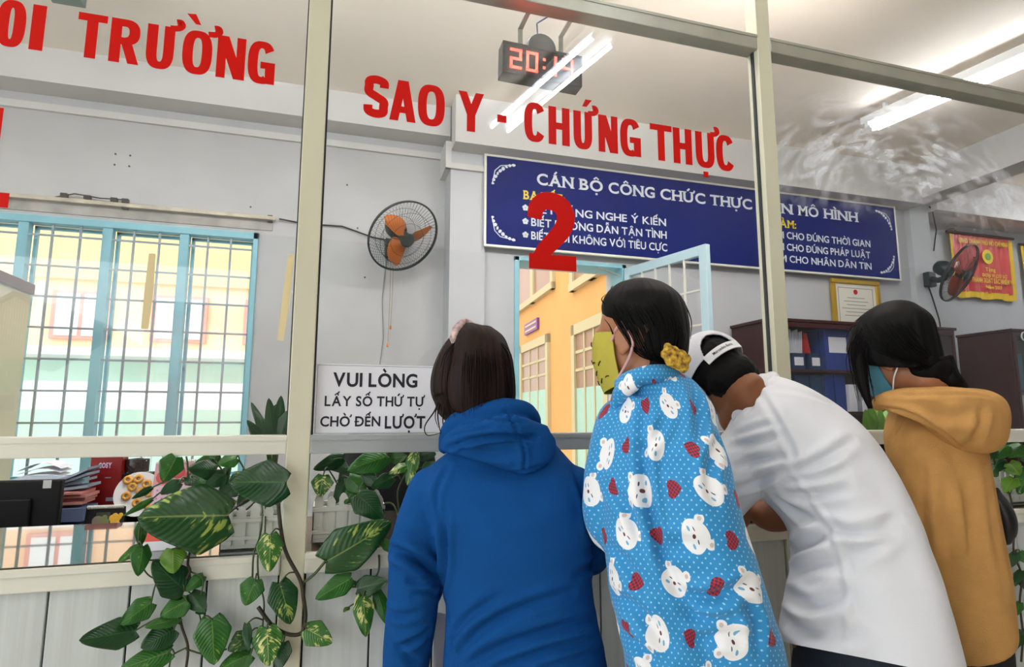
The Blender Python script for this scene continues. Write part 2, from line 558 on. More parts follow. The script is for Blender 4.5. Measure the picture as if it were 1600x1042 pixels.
# ------------------------------------------------------------------ office window with bars
win = thing('window_1', None, None, (-1.4, 2.6, WZ0), kind='structure')
b = MB()
fz = .045
b.box(WX0, WX1, 2.58, 2.66, WZ1 - fz, WZ1); b.box(WX0, WX1, 2.58, 2.66, WZ0, WZ0 + fz)
b.box(WX0, WX0 + fz, 2.58, 2.66, WZ0, WZ1); b.box(WX1 - .03, WX1, 2.58, 2.66, WZ0, WZ1)
obj('window_frame', b, M['blueframe'], win, bev=.003)
cas = [WX0 + fz, -1.80, -1.37, -.95, WX1 - .03]
for i in range(1, 4):
    obj('window_post', MB().box(cas[i] - .027, cas[i] + .027, 2.59, 2.65, WZ0, WZ1), M['blueframe'], win, bev=.004)
for i in range(4):
    a, c = cas[i] + (.027 if i else 0), cas[i + 1] - (.027 if i < 3 else 0)
    s = .018
    b = MB(); b.box(a, a + s, 2.66, 2.69, WZ0 + fz, WZ1 - fz); b.box(c - s, c, 2.66, 2.69, WZ0 + fz, WZ1 - fz)
    b.box(a, c, 2.66, 2.69, WZ0 + fz, WZ0 + fz + s); b.box(a, c, 2.66, 2.69, WZ1 - fz - s, WZ1 - fz)
    o = obj('casement', b, M['blueframe'], win, bev=.002)
    obj('casement_pane', MB().box(a + s, c - s, 2.672, 2.676, WZ0 + fz + s, WZ1 - fz - s), M['glass'], o)
b = MB()
for i in range(4):
    for k in (1, 2):
        x = cas[i] + (cas[i + 1] - cas[i]) * k / 3
        b.box(x - .006, x + .006, 2.600, 2.612, WZ0, WZ1)
z = WZ1 - .115
while z > WZ0 + .05:
    b.box(WX0, WX1, 2.594, 2.602, z - .006, z + .006); z -= .184
obj('security_bars', b, M['bar'], win)
# conduit and curtain rail over the window
t = thing('curtain_rail', 'long pale curtain rail on grimy plaster band above barred window', 'curtain rail', (-1.4, 2.6, 2.55))
b = MB(); b.box(-2.6, -.42, 2.555, 2.58, 2.553, 2.578)
obj('rail_track', b, mat('rail', rgb(196, 188, 168), .5, noise_amt=.35, noise_scale=12), t, bev=.003)
for x in (-2.2, -1.3, -.47): obj('rail_bracket', MB().box(x, x + .03, 2.56, 2.6, 2.545, 2.585), M['dark'], t)
b = MB()
for x in (-1.62, -1.50, -1.36, -1.30): b.box(x, x + .035, 2.552, 2.58, 2.58, 2.605)
b.tube([(-1.65, 2.57, 2.58), (-1.55, 2.565, 2.61), (-1.42, 2.57, 2.598), (-1.3, 2.565, 2.6)], .004)
obj('rail_clip', b, M['black'], t)
struct('trim_2', MB().box(-2.6, -.44, 2.592, 2.6, 2.49, 2.565), mat('grimy plaster', rgb(176, 174, 168), .8, noise_amt=.4, noise_scale=6))
b = MB(); b.tube([(-.40, 2.575, 2.57), (-.25, 2.585, 2.555), (.0, 2.585, 2.56), (.2, 2.58, 2.50), (.36, 2.55, 2.47)], .005)
tag(obj('fan_cord', b, M['black']), 'thin black power cord running along wall to orange bladed fan', 'cord')
b = MB()
for x, z in ((-1.37, 2.90), (-1.29, 2.90), (-1.37, 2.83), (-1.29, 2.83), (-.58, 2.64), (.02, 2.86), (.10, 2.56), (.16, 2.22)):
    b.lathe([(.006, 0), (.006, -.004)], (x, 2.5995, z), (0, 1, 0), 8)
tag(obj('screw_hole', b, M['dark']), 'small dark screw holes left in grey wall above barred window', 'screw hole', kind='stuff')

# ------------------------------------------------------------------ door: frame and open leaf
dr = thing('door_1', None, None, (1.6, 2.4, 0), kind='structure')
b = MB(); b.box(DX0, DX0 + .035, 2.405, 2.60, 0, DZ); b.box(DX1 - .035, DX1, 2.405, 2.60, 0, DZ); b.box(DX0, DX1, 2.405, 2.60, DZ - .03, DZ)
obj('door_frame', b, M['blueframe'], dr, bev=.003)
h = V((2.02, 2.39, 0)); e = V((2.21, 1.66, 0))
dx = (e - h).normalized(); W_ = (e - h).length
LM = frameM(h, dx, V((0, 0, 1)))
b = MB()
b.box(0, .05, .0, 2.365, -.02, .02, LM); b.box(W_ - .06, W_, 0, 2.365, -.02, .02, LM)
b.box(.05, W_ - .06, 2.30, 2.365, -.02, .02, LM); b.box(.05, W_ - .06, 0, .5, -.02, .02, LM); b.box(.05, W_ - .06, .95, 1.02, -.02, .02, LM)
lf = obj('door_leaf', b, mat('pale blue paint', rgb(186, 214, 224), .45), dr, bev=.003)
b = MB()
for k in range(1, 5): b.box(.05 + (W_ - .11) * k / 5 - .006, .05 + (W_ - .11) * k / 5 + .006, .5, 2.30, .006, .016, LM)
for z in (.7, 1.2, 1.42, 1.64, 1.86, 2.08): b.box(.05, W_ - .06, z - .006, z + .006, .002, .012, LM)
obj('leaf_bar', b, M['aluw'], lf)
obj('leaf_pane', MB().box(.05, W_ - .06, .5, 2.30, -.006, -.002, LM), M['glass'], lf)
b = MB(); b.tube([LM @ V((-.02, 2.3, 0)), LM @ V((-.07, 2.33, .02)), V((1.80, 2.41, 2.36))], .006)
obj('stay_hook', b, M['alug'], lf)

# ------------------------------------------------------------------ outdoors: behind the office
M['ext_y'] = mat('yellow render', rgb(218, 162, 94), .8, noise_amt=.05, noise_scale=2)
M['ext_peach'] = mat('peach render', rgb(244, 208, 172), .8, noise_amt=.05)
M['ext_mint'] = mat('mint render', rgb(172, 204, 186), .8, noise_amt=.05)
M['ext_cream'] = mat('cream trim', rgb(196, 182, 142), .7)
M['ext_pane'] = mat('brown shutter glass', rgb(156, 120, 94), .4)
M['ext_ground'] = mat('concrete yard', rgb(206, 206, 200), .85, noise_amt=.12, noise_scale=2)
M['ext_white'] = mat('white render', rgb(236, 238, 236), .8, noise_amt=.05)
M['ext_pink'] = mat('pink render', rgb(226, 160, 148), .8, noise_amt=.05)
M['roof'] = mat('red roof sheet', rgb(110, 52, 40), .6, noise_amt=.2)
M['roofg'] = mat('grey roof sheet', rgb(168, 172, 172), .5, noise_amt=.2)
struct('ground_yard', MB().box(-40, 40, 2.75, 40, -.12, -.02), M['ext_ground'])
struct('ground_street', MB().box(-40, 40, -40, -6.1, -.12, -.02), M['ext_ground'])

FA, FB = V((2.86, 5.2, 0)), V((2.98, 7.0, 0))
FM = frameM(FA, (FB - FA).normalized(), V((0, 0, 1)))     # x along the facade (away from us), z towards +X... y up
# local: x along, y up, z = x cross y  (towards the right, into the building)
fac = thing('yellow_building', 'yellow rendered two storey building with cream doors seen through the open door', 'building', (FA.x, FA.y, 0))
obj('facade', MB().box(-2.6, 9, 0, 5.2, .02, .5, FM), M['ext_y'], fac)


def fx(px, py):
    n = (FB - FA).normalized(); nn = V((n.y, -n.x, 0)); d = ray(px, py)
    p = CAM + d * ((FA - CAM).dot(nn) / d.dot(nn))
    return (p - FA).dot(n), p.z


def fac_door(u0, u1, z1, zt, pairs):
    b = MB(); b.box(u0, u1, z1 - .13, z1, -.03, .03, FM); b.box(u0, u0 + .12, 0, z1, -.03, .03, FM); b.box(u1 - .12, u1, 0, z1, -.03, .03, FM)
    d = obj('facade_door', b, M['ext_cream'], fac)
    obj('door_panel', MB().box(u0 + .12, u1 - .12, 0, zt, 0, .02, FM), M['ext_mint'], d)
    obj('door_glazing', MB().box(u0 + .12, u1 - .12, zt, z1 - .13, .0, .02, FM), M['ext_pane'], d)
    b = MB(); w = u1 - u0 - .24
    for k in range(1, pairs): b.box(u0 + .12 + w * k / pairs - .02, u0 + .12 + w * k / pairs + .02, 0, z1 - .13, -.012, 0, FM)
    for k in (1, 2): zz = zt + (z1 - .13 - zt) * k / 3; b.box(u0 + .12, u1 - .12, zz - .018, zz + .018, -.012, 0, FM)
    obj('door_glazing_bar', b, M['ext_cream'], d)


u0, z0 = fx(858, 528); u1, _ = fx(816, 538); _, zt = fx(840, 610)
fac_door(u0, u1 + .1, 2.47, zt, 3)
u0, _ = fx(940, 506); u1, _ = fx(895, 514)
fac_door(u0 - .2, u1, 2.42, 1.62, 3)
for (a, c) in (((807, 483), (866, 462)), ((893, 451), (968, 418))):
    ua, za = fx(*a); ub, zb = fx(*c); lo, hi = min(ua, ub), max(ua, ub); zz = (za + zb) / 2
    b = MB()
    b.box(lo, hi, zz, zz + .1, -.05, .03, FM); b.box(lo, lo + .12, zz, zz + 1.3, -.03, .03, FM); b.box(hi - .12, hi, zz, zz + 1.3, -.03, .03, FM); b.box((lo + hi) / 2 - .09, (lo + hi) / 2 + .09, zz, zz + 1.3, -.03, .03, FM); b.box(lo, hi, zz + 1.2, zz + 1.3, -.03, .03, FM)
    wdw = obj('facade_window', b, M['ext_cream'], fac)
    obj('window_glazing', MB().box(lo + .1, hi - .1, zz + .05, zz + 1.25, 0, .02, FM), M['ext_pane'], wdw)
ua, za = fx(821, 530); ub, zb = fx(841, 513)
lo, hi = min(ua, ub), max(ua, ub)
pq = obj('name_plate', MB().box(lo, hi, 2.62, 2.80, -.02, .02, FM), mat('purple plate', rgb(120, 60, 130), .5), fac)
b = MB()
for z in (2.655, 2.735): b.box(lo + .06, hi - .06, z, z + .03, -.024, -.02, FM)
obj('plate_text', b, M['ext_cream'], pq)

# across the yard, seen through the barred window
yb = thing('peach_building', 'pale peach and mint school block across the yard behind barred window', 'building', (-4, 9, 0))
ZY = lambda py: atY(150, py, 9).z
obj('upper_wall', MB().box(-11, 1.2, 9, 12, ZY(437), 7), mat('pale yellow render', rgb(248, 210, 146), .8), yb)
obj('wall', MB().box(-11, 1.2, 9.1, 12, ZY(555), ZY(437)), M['ext_peach'], yb)
obj('dado', MB().box(-11, 1.2, 9.05, 12, 0, ZY(555)), mat('pale mint render', rgb(204, 236, 222), .8), yb)
obj('canopy', MB().box(-11, 1.2, 8.4, 9.1, ZY(560), ZY(548)), M['ext_white'], yb)
obj('parapet', MB().box(-11, 1.2, 8.2, 8.3, ZY(640), ZY(600)), M['ext_white'], yb)
for k in range(8):
    x = -9.6 + k * 1.35
    f = obj('facade_window', MB().box(x, x + .8, 9.04, 9.12, ZY(530), ZY(455)), M['ext_pink'], yb)
    b = MB(); b.box(x + .07, x + .37, 9.02, 9.04, ZY(525), ZY(460)); b.box(x + .43, x + .73, 9.02, 9.04, ZY(525), ZY(460))
    obj('window_glazing', b, M['ext_white'], f)

# street side, seen only as a reflection in the left pane
sh = thing('corrugated_shed', 'gabled corrugated shed with green lower wall mirrored in the leftmost pane', 'shed', (-6.3, -12, 0))
n = 46; X0, X1 = -7.5, -5.5; xp = -5.96


def corr(z0f, z1f):
    b = MB(); top = []; bot = []
    for i in range(n * 2 + 1):
        x = X0 + (X1 - X0) * i / (n * 2); y = -12 + (.02 if i % 2 else 0)
        top.append(V((x, y, z1f(x)))); bot.append(V((x, y, z0f(x))))
    return b.loft([bot, top], cap=False, closed=False)


gz = lambda x: 3.55 - abs(x - xp) * .72
obj('gable_sheet', corr(lambda x: 2.34, gz), mat('cream sheet', rgb(226, 206, 160), .6), sh)
obj('wall_sheet', corr(lambda x: 1.7, lambda x: 2.34), mat('green sheet', rgb(150, 182, 140), .6), sh)
obj('base_wall', MB().box(X0, X1, -12.2, -12, 0, 1.7), M['ext_cream'], sh)
b = MB(); b.poly([V((xp, -11.85, 3.62)), V((X1 + .1, -11.85, gz(X1 + .1) + .07)), V((X1 + .1, -11.85, gz(X1 + .1))), V((xp, -11.85, 3.55))], (0, -6, 0))
b.poly([V((xp, -11.85, 3.62)), V((X0, -11.85, gz(X0) + .07)), V((X0, -11.85, gz(X0))), V((xp, -11.85, 3.55))], (0, -6, 0))
obj('shed_roof', b, M['roof'], sh)
obj('shed_window', MB().box(-6.05, -5.8, -11.99, -11.95, 1.35, 1.65), M['dark'], sh)
ph = thing('pink_house', 'pink house with pale roof mirrored faintly in the left glass', 'house', (-3.5, -20, 0))
obj('house_wall', MB().box(-6.0, -1.4, -24, -20, 0, 4.6), M['ext_pink'], ph)
obj('house_roof', MB().box(-6.05, -1.2, -24.2, -19.7, 4.6, 4.9), M['roofg'], ph)
for x in (-5.6, -3.9, -2.4): obj('house_window', MB().box(x, x + .8, -20, -19.95, 2.6, 3.8), M['ext_white'], ph)
gw = thing('white_house', 'low white house with grey roof mirrored beside the shed', 'house', (-7.5, -19, 0))
obj('house_wall', MB().box(-9.6, -6.6, -23, -19, 0, 3.4), M['ext_white'], gw)
b = MB(); b.poly([V((-9.8, -18.7, 3.4)), V((-6.4, -18.7, 3.4)), V((-8, -18.7, 4.5))], (0, -4.6, 0))
obj('house_roof', b, M['roofg'], gw)

# ------------------------------------------------------------------ lamps
def tube_lamp(name, label, a, c, off, n=2, strength=None, group=None, bw=.07):
    a, c = V(a), V(c); d = (c - a).normalized(); sd = d.cross(V((0, 0, 1))).normalized()
    t = thing(name, label, 'ceiling lamp', ((a + c) / 2).to_tuple(), group)
    Mx = frameM(a, d, sd)
    L = (c - a).length
    b = MB(); b.box(-.04, L + .04, -bw, bw, -.085, -.03, Mx)
    obj('batten', b, M['fixture'], t, bev=.004)
    for x in (.1, L - .12): obj('hanger', MB().box(x, x + .02, -.01, .01, -(ZC - a.z), -.07, Mx), M['fixture'], t)
    for k in range(n):
        s = (k - (n - 1) / 2) * off
        b = MB(); b.tube([a + sd * s + d * .02, c + sd * s - d * .02], .0135, 12)
        obj('lamp_tube', b, M['tube'] if strength is None else strength, t, smooth=.8)
        for q, e, u in ((a + sd * s, a + sd * s + d * .03, -.01), (c + sd * s - d * .03, c + sd * s, L - .015)):
            b = MB(); b.tube([q, e], .0145, 12); b.box(u, u + .025, s - .012, s + .012, -.04, .01, Mx)
            obj('lamp_socket', b, M['fixture'], t, smooth=.8)
    return t


tube_lamp('ceiling_lamp', 'single lit fluorescent tube on white batten over the dark bookcases', (3.545, 1.60, 3.30), (3.755, .41, 3.30), .08, 2, mat('office tube', (1, 1, 1, 1), .5, emit=(.93, .96, 1, 1), estr=15), bw=.05)
tube_lamp('ceiling_lamp', 'pair of lit fluorescent tubes over the waiting side, mirrored across the red lettering', (1.315, -1.21, 3.30), (1.035, -2.385, 3.30), .13, 2, mat('hall tube', (1, 1, 1, 1), .5, emit=(.93, .96, 1, 1), estr=20))
for xa in (-1.9, -.35): tube_lamp('ceiling_lamp', 'added fluorescent tubes brightening the office from just behind the glass, above the view', (xa, .42, 3.12), (xa + 1.2, .42, 3.12), .1, 2, group='unseen added office lamps', bw=.018)  # unseen lamps added to brighten the office walls and ceiling
tube_lamp('ceiling_lamp', 'added fluorescent tubes brightening the office from just behind the glass, above the view', (1.15, .27, 3.17), (2.35, .27, 3.17), .1, 2, mat('added office tube', (1, 1, 1, 1), .5, emit=(1, .95, .9, 1), estr=50), group='unseen added office lamps', bw=.018)  # another lamp added out of view to lift the middle of the ceiling
tube_lamp('ceiling_lamp', 'added fluorescent tubes brightening the office beyond the right edge', (6.4, .9, 3.3), (6.4, 2.0, 3.3), .1, 2)  # added out of view to light the right end of the office

# ------------------------------------------------------------------ red lettering on the glass
def glyph(ch, w):
    """condensed block capital, height 1, width w: list of polygons"""
    sv, sh = .205, .168; P = []
    bar = lambda x0, y0, x1, y1: P.append([(x0, y0), (x1, y0), (x1, y1), (x0, y1)])

    def dg(xa, ya, xb, yb, t): P.append([(xa - t / 2, ya), (xa + t / 2, ya), (xb + t / 2, yb), (xb - t / 2, yb)])

    def se(cx, cy, rx, ry, a, e=2.7):
        c, s = math.cos(a), math.sin(a)
        return (cx + rx * math.copysign(abs(c) ** (2 / e), c), cy + ry * math.copysign(abs(s) ** (2 / e), s))

    def arc(cx, cy, rx, ry, a0, a1, n=40):
        for k in range(n):
            a, b_ = math.radians(a0 + (a1 - a0) * k / n), math.radians(a0 + (a1 - a0) * (k + 1) / n)
            P.append([se(cx, cy, rx, ry, a), se(cx, cy, rx, ry, b_), se(cx, cy, rx - sv, ry - sh, b_), se(cx, cy, rx - sv, ry - sh, a)])

    def stroke(pts, t):
        pts = [np.array(p) for p in spline(pts, 8)]
        L = []
        for i, p in enumerate(pts):
            d = pts[min(i + 1, len(pts) - 1)] - pts[max(i - 1, 0)]; d = d / np.linalg.norm(d)
            nn = np.array((-d[1], d[0])) * t / 2; L.append((p + nn, p - nn))
        for (a, b_), (c, d) in zip(L, L[1:]): P.append([tuple(a), tuple(b_), tuple(d), tuple(c)])

    h = w / 2
    if ch == 'O': arc(h, .5, h, .515, 0, 360, 64)
    elif ch == 'C': arc(h, .5, h, .515, 33, 327, 56)
    elif ch == 'G':
        arc(h, .5, h, .515, 33, 300, 56); bar(w - sv, 0, w, .5); bar(h - .02, .36, w, .52)
    elif ch == 'S':
        stroke([(w - .10, .73), (w * .80, .86), (h, .915), (w * .22, .87), (.105, .74), (w * .2, .60), (h, .5), (w * .8, .40), (w - .105, .26), (w * .78, .13), (h, .085), (w * .2, .14), (.09, .28)], .2)
    elif ch == 'U':
        bar(0, .42, sv, 1); bar(w - sv, .42, w, 1); arc(h, .42, h, .435, 180, 360, 36)
    elif ch == 'H':
        bar(0, 0, sv, 1); bar(w - sv, 0, w, 1); bar(sv, .41, w - sv, .59)
    elif ch == 'N':
        bar(0, 0, sv * .9, 1); bar(w - sv * .9, 0, w, 1); dg(w - sv * .55, 0, sv * .55, 1, sv * 1.1)
    elif ch == 'T':
        bar(0, 1 - sh, w, 1); bar(h - sv / 2, 0, h + sv / 2, 1 - sh)
    elif ch == 'I': bar(0, 0, w, 1)
    elif ch == 'A':
        dg(sv * .48, 0, h - .02, 1, sv * .98); dg(w - sv * .48, 0, h + .02, 1, sv * .98); bar(w * .25, .2, w * .75, .36)
    elif ch == 'Y':
        dg(h, .42, sv * .5, 1, sv); dg(h, .42, w - sv * .5, 1, sv); bar(h - sv / 2, 0, h + sv / 2, .46)
    elif ch == 'R':
        bar(0, 0, sv, 1); bar(sv, 1 - sh, w * .55, 1); bar(sv, .42, w * .55, .58)
        for k in range(30):
            a, b_ = math.radians(-90 + 6 * k), math.radians(-84 + 6 * k)
            P.append([se(w * .5, .71, w * .48, .29, a, 2.4), se(w * .5, .71, w * .48, .29, b_, 2.4), se(w * .5, .71, w * .48 - sv, .12, b_, 2.4), se(w * .5, .71, w * .48 - sv, .12, a, 2.4)])
        dg(w - sv * .5, 0, w * .55, .46, sv)
    elif ch == '-': bar(0, .36, w, .55)
    return P


def red_line(items, y_base, height, nm, label, slope=0.0):
    x0_ = atY(items[0][1], items[0][3], -.003).x
    th = thing(nm, label, 'lettering', (x0_, -.003, y_base))
    nq = [0]

    def put(pts):
        nq[0] += 1; mb.poly([p - V((0, nq[0] * 2e-6, 0)) for p in pts], (0, -.0004, 0))
    Yp = -.0031
    for it in items:
        mb = MB(); ch, xl, xr, py = it[:4]; extra = it[4] if len(it) > 4 else ''
        xa, xb = atY(xl, py, Yp).x, atY(xr, py, Yp).x
        zb = y_base + slope * xa
        w = (xb - xa) / height
        for poly in glyph(ch, w):
            put([V((xa + x * height, Yp, zb + y * height)) for x, y in poly])
        Q = lambda pts: put([V((xa + x * height, Yp, zb + y * height)) for x, y in pts])
        if 'h' in extra:      # horn
            pts = [np.array(p) for p in spline([(w - .1, .97), (w + .05, .99), (w + .12, 1.06), (w + .09, 1.13), (w + .02, 1.12)], 5)]
            tt = np.linspace(.13, .16, len(pts))
            L = []
            for i, p in enumerate(pts):
                d = pts[min(i + 1, len(pts) - 1)] - pts[max(i - 1, 0)]; d /= np.linalg.norm(d); nn = np.array((-d[1], d[0])) * tt[i] / 2; L.append((p + nn, p - nn))
            for (a, b_), (c, d) in zip(L, L[1:]): Q([a, b_, d, c])
        if 'a' in extra: Q([(w * .48, 1.14), (w * .72, 1.14), (w * 1.02, 1.34), (w * .66, 1.34)])
        if 'g' in extra: Q([(w * .38, 1.16), (w * .56, 1.16), (w * .36, 1.40), (w * .06, 1.38)])
        if 'd' in extra: Q([(w * .36, -.28), (w * .62, -.28), (w * .62, -.12), (w * .36, -.12)])
        if 'c' in extra: Q([(w * .1, 1.1), (w * .5, 1.3), (w * .9, 1.1), (w * .7, 1.1), (w * .5, 1.2), (w * .3, 1.1)])
        obj('letter', mb, M['red'], th)
    return th


red_line([('S', 569, 607, 150), ('A', 609, 650, 158), ('O', 653, 695, 164), ('Y', 716, 756, 175), ('-', 777, 791, 188), ('C', 819, 852, 195),
          ('H', 857, 890, 203), ('U', 896, 925, 206, 'ha'), ('N', 935, 965, 214), ('G', 969, 1001, 221), ('T', 1016, 1050, 230), ('H', 1052, 1081, 236),
          ('U', 1087, 1116, 240, 'hd'), ('C', 1119, 1147, 242)], 2.0445, .111, 'counter_lettering', 'red SAO Y CHỨNG THỰC lettering on the pane left of the right post', -.0135)
red_line([('M', -70, -30, 50), ('O', -7, 39, 50), ('I', 46, 68, 62), ('T', 117, 164, 80), ('R', 169, 217, 90), ('U', 226, 270, 100, 'h'), ('O', 283, 330, 105, 'hg'), ('N', 337, 382, 112),
          ('G', 386, 429, 116)], 2.089, .107, 'counter_lettering', 'red ÔI TRƯỜNG lettering on the leftmost pane')
# numerals
mb = MB(); xa, xb, za, zb = .477, .612, 1.682, 1.892; hh = zb - za; w = (xb - xa) / hh
pts = [np.array(p) for p in spline([(.075, .66), (.10, .80), (.2, .90), (.33, .905), (.45, .85), (.505, .72), (.47, .57), (.36, .42), (.22, .27), (.11, .10)], 8)]
L = []
for i, p in enumerate(pts):
    d = pts[min(i + 1, len(pts) - 1)] - pts[max(i - 1, 0)]; d /= np.linalg.norm(d); q = i / (len(pts) - 1); nn = np.array((-d[1], d[0])) * (.19 + .06 * math.sin(q * PI)) / 2; L.append((p + nn, p - nn))
Pt = lambda p: V((xa + p[0] * hh, -.0031, za + p[1] * hh))
for (a, b_), (c, d) in zip(L, L[1:]): mb.poly([Pt(a), Pt(b_), Pt(d), Pt(c)], (0, -.0004, 0))
mb.poly([p - V((0, 2e-5, 0)) for p in (Pt((0, 0)), Pt((w, 0)), Pt((w, .20)), Pt((.0, .20)))], (0, -.0004, 0))
tag(obj('counter_numeral', mb, M['red']), 'large red numeral 2 stuck on glass in front of navy board', 'numeral')
mb = MB(); xr = atY(14, 312, -.003).x; xs = atY(4, 187, -.003).x
z0, z1 = atY(14, 325, -.003).z, atY(14, 170, -.003).z
mb.box(xs - .05, xs, -.0035, -.0031, z0, z1); mb.box(xs - .07, xr, -.0036, -.0031, z0, z0 + .032)
mb.poly([V((xs - .05, -.0031, z1)), V((xs - .05, -.0031, z1 - .05)), V((xs - .085, -.0031, z1 - .07)), V((xs - .085, -.0031, z1 - .04))], (0, -.0004, 0))
tag(obj('counter_numeral', mb, M['red']), 'red numeral 1 cut off by the left edge, on the leftmost pane', 'numeral')

# paper notice
nt_ = thing('paper_notice', 'white notice VUI LÒNG LẤY SỐ THỨ TỰ on glass behind the blue hoodie', 'notice', (.1, -.003, 1.254))
px0, px1, pz0, pz1 = -.044, .262, 1.2545, 1.417
obj('sheet', MB().box(px0, px1, -.0036, -.0030, pz0, pz1), M['paper'], nt_)
b = MB(); y_ = -.0037
for x0_, x1_, za_, zb_ in ((px0 + .002, px1, pz1 - .004, pz1 - .0032), (px0 + .002, px0 + .0026, pz0 + .002, pz1 - .003), (px0 + .002, px1, pz0 + .001, pz0 + .0016)): b.box(x0_, x1_, y_, -.0036, za_, zb_)
FR = lambda px, py, Y: frameM(atY(px, py, Y), V((1, 0, 0)), V((0, 0, 1)))
W2 = lambda a, c, py, Y: atY(c, py, Y).x - atY(a, py, Y).x


def wline(mb, txt, xl, xr, pyb, cap, Y, off=.0, serif=False, z=None):
    m0 = FR(xl, pyb, Y)
    if z is not None: m0.translation.z = z
    R3 = m0
    t = text_mb(txt, cap, off, W2(xl, xr, pyb, Y), R3, .0005, serif)
    mb.add(t.v, t.f)


wline(b, 'VUI LÒNG', 520, 652, 603, .031, y_, .028)
wline(b, 'LẤY SỐ THỨ TỰ', 507, 662, 634, .0225, y_, .022)
wline(b, 'CHỜ ĐẾN', 500, 594, 666, .0225, y_, .022)
wline(b, 'LƯỢT', 601, 664, 669, .028, y_, .026)
obj('printed_text', b, M['ink'], nt_)

# yellowed tape strips left on the leftmost pane
for (a, c, wd, lab) in (((238, 396), (227, 514), .0085, 'short strip of yellowed masking tape on glass in front of window bars'), ((455, 398), (439, 532), .008, 'pale strip of old masking tape on glass beside the left post')):
    p, q = atY(*a, -.0028), atY(*c, -.0028); d = (q - p).normalized(); s = V((d.z, 0, -d.x)) * wd
    b = MB(); b.poly([p - s * .8, p + s * .8, (p + q) / 2 + s, q + s, q - s * .7, (p + q) / 2 - s * 1.1], (0, -.0004, 0))
    tag(obj('tape_strip', b, M['tape']), lab, 'tape')

# ------------------------------------------------------------------ LED clock hanging from the top rail
ck = thing('led_clock', 'black LED clock showing red 20 14, hung from top rail behind glass', 'clock', (.548, .10, 2.27))
cx0, cx1, cz0, cz1, cy0, cy1 = .424, .673, 2.274, 2.374, .075, .125
CM = Matrix.Translation(V((.548, .1, 2.323))) @ Matrix.Rotation(math.radians(1.2), 4, 'Y') @ Matrix.Translation(V((-.548, -.1, -2.323)))
b = MB(); b.box(cx0, cx1, cy0 + .004, cy1, cz0, cz1, CM)
for x0_, x1_, za_, zb_ in ((cx0, cx1, cz1 - .007, cz1), (cx0, cx1, cz0, cz0 + .007), (cx0, cx0 + .007, cz0 + .007, cz1 - .007), (cx1 - .007, cx1, cz0 + .007, cz1 - .007)): b.box(x0_, x1_, cy0, cy0 + .004, za_, zb_, CM)
obj('clock_case', b, M['black'], ck, bev=.0015)
led = mat('red led', rgb(255, 40, 30), .4, emit=(1, .05, .03, 1), estr=2.6)
b = MB()


def seg7(d, x, z, w, h, t):
    on = {'2': 'abged', '0': 'abcdef', '1': 'bc', '4': 'fgbc'}[d]
    H = h / 2
    r = {'a': (x, x + w, z + h - t, z + h), 'g': (x, x + w, z + H - t / 2, z + H + t / 2), 'd': (x, x + w, z, z + t), 'f': (x, x + t, z + H, z + h), 'b': (x + w - t, x + w, z + H, z + h), 'e': (x, x + t, z, z + H), 'c': (x + w - t, x + w, z, z + H)}
    for k in on:
        a, c, e, f = r[k]; b.box(a, c, cy0 + .002, cy0 + .0045, e, f, CM)


for d, x in (('2', .447), ('0', .497), ('1', .556), ('4', .609)): seg7(d, x, cz0 + .020, .036, .062, .0075)
for z in (cz0 + .036, cz0 + .062): b.box(.549, .556, cy0 + .002, cy0 + .0045, z, z + .007, CM)
obj('led_digits', b, led, ck)
for x in (.478, .607):
    b = MB(); b.box(x, x + .014, .098, .101, 2.37, 2.44); b.box(x, x + .014, .024, .101, 2.437, 2.44)
    obj('hanging_strap', b, M['alug'], ck)
b = MB(); c0 = atY(847, 74, .135); b.lathe([(.0, -.0), (.044, -.002), (.048, .006), (.048, .02), (.0, .02)], c0, (0, 1, 0), 36)
obj('buzzer', b, M['dark'], ck, smooth=.6)
b = MB(); b.tube([c0 + V((-.01, .01, .04)), c0 + V((-.015, .005, .08)), V((c0.x - .012, .03, 2.45))], .0025, 6)
obj('clock_lead', b, mat('blue wire', rgb(50, 60, 120), .5), ck)

# ------------------------------------------------------------------ navy notice board
YB = 2.352
bz0, bz1, bx0, bx1 = 2.452, 3.085, .945, 4.60
sg = thing('notice_board', 'long navy board CÁN BỘ CÔNG CHỨC over the open door', 'notice board', (2.77, 2.37, 2.44))
obj('board_face', MB().box(bx0, bx1, YB, YB + .02, bz0, bz1), M['navy'], sg)
b = MB(); f_ = .016
b.box(bx0 - f_, bx1 + f_, YB - .004, 2.372, bz1, bz1 + f_); b.box(bx0 - f_, bx1 + f_, YB - .004, 2.372, bz0 - f_, bz0); b.box(bx0 - f_, bx0, YB - .004, 2.372, bz0, bz1); b.box(bx1, bx1 + f_, YB - .004, 2.372, bz0, bz1)
obj('board_frame', b, M['aluw'], sg, bev=.002)
ys = YB - .0006
b = MB(); zt_ = atY(842, 288, ys).z
for wd_, xl, xr in (('CÁN', 839, 896), ('BỘ', 906, 942), ('CÔNG', 951, 1023), ('CHỨC', 1032, 1102), ('THỰC', 1110, 1175), ('HIỆN', 1184, 1238), ('MÔ', 1248, 1279), ('HÌNH', 1288, 1340)):
    wline(b, wd_, xl, xr, 290 + (xl - 839) * .11, .080, ys, .024, True, z=zt_)
wl = lambda t, xl, xr, py, z, cap=.056: wline(b, t, xl, xr, py, cap, ys, .016, z=z)
zr = [atY(835, y, ys).z - .028 for y in (326, 347, 368)]
wl('BIẾT LẮNG NGHE Ý KIẾN', 830, 1040, 330, zr[0]); wl('BIẾT HƯỚNG DẪN TẬN TÌNH', 830, 1041, 350, zr[1]); wl('BIẾT NÓI KHÔNG VỚI TIÊU CỰC', 830, 1042, 370, zr[2])
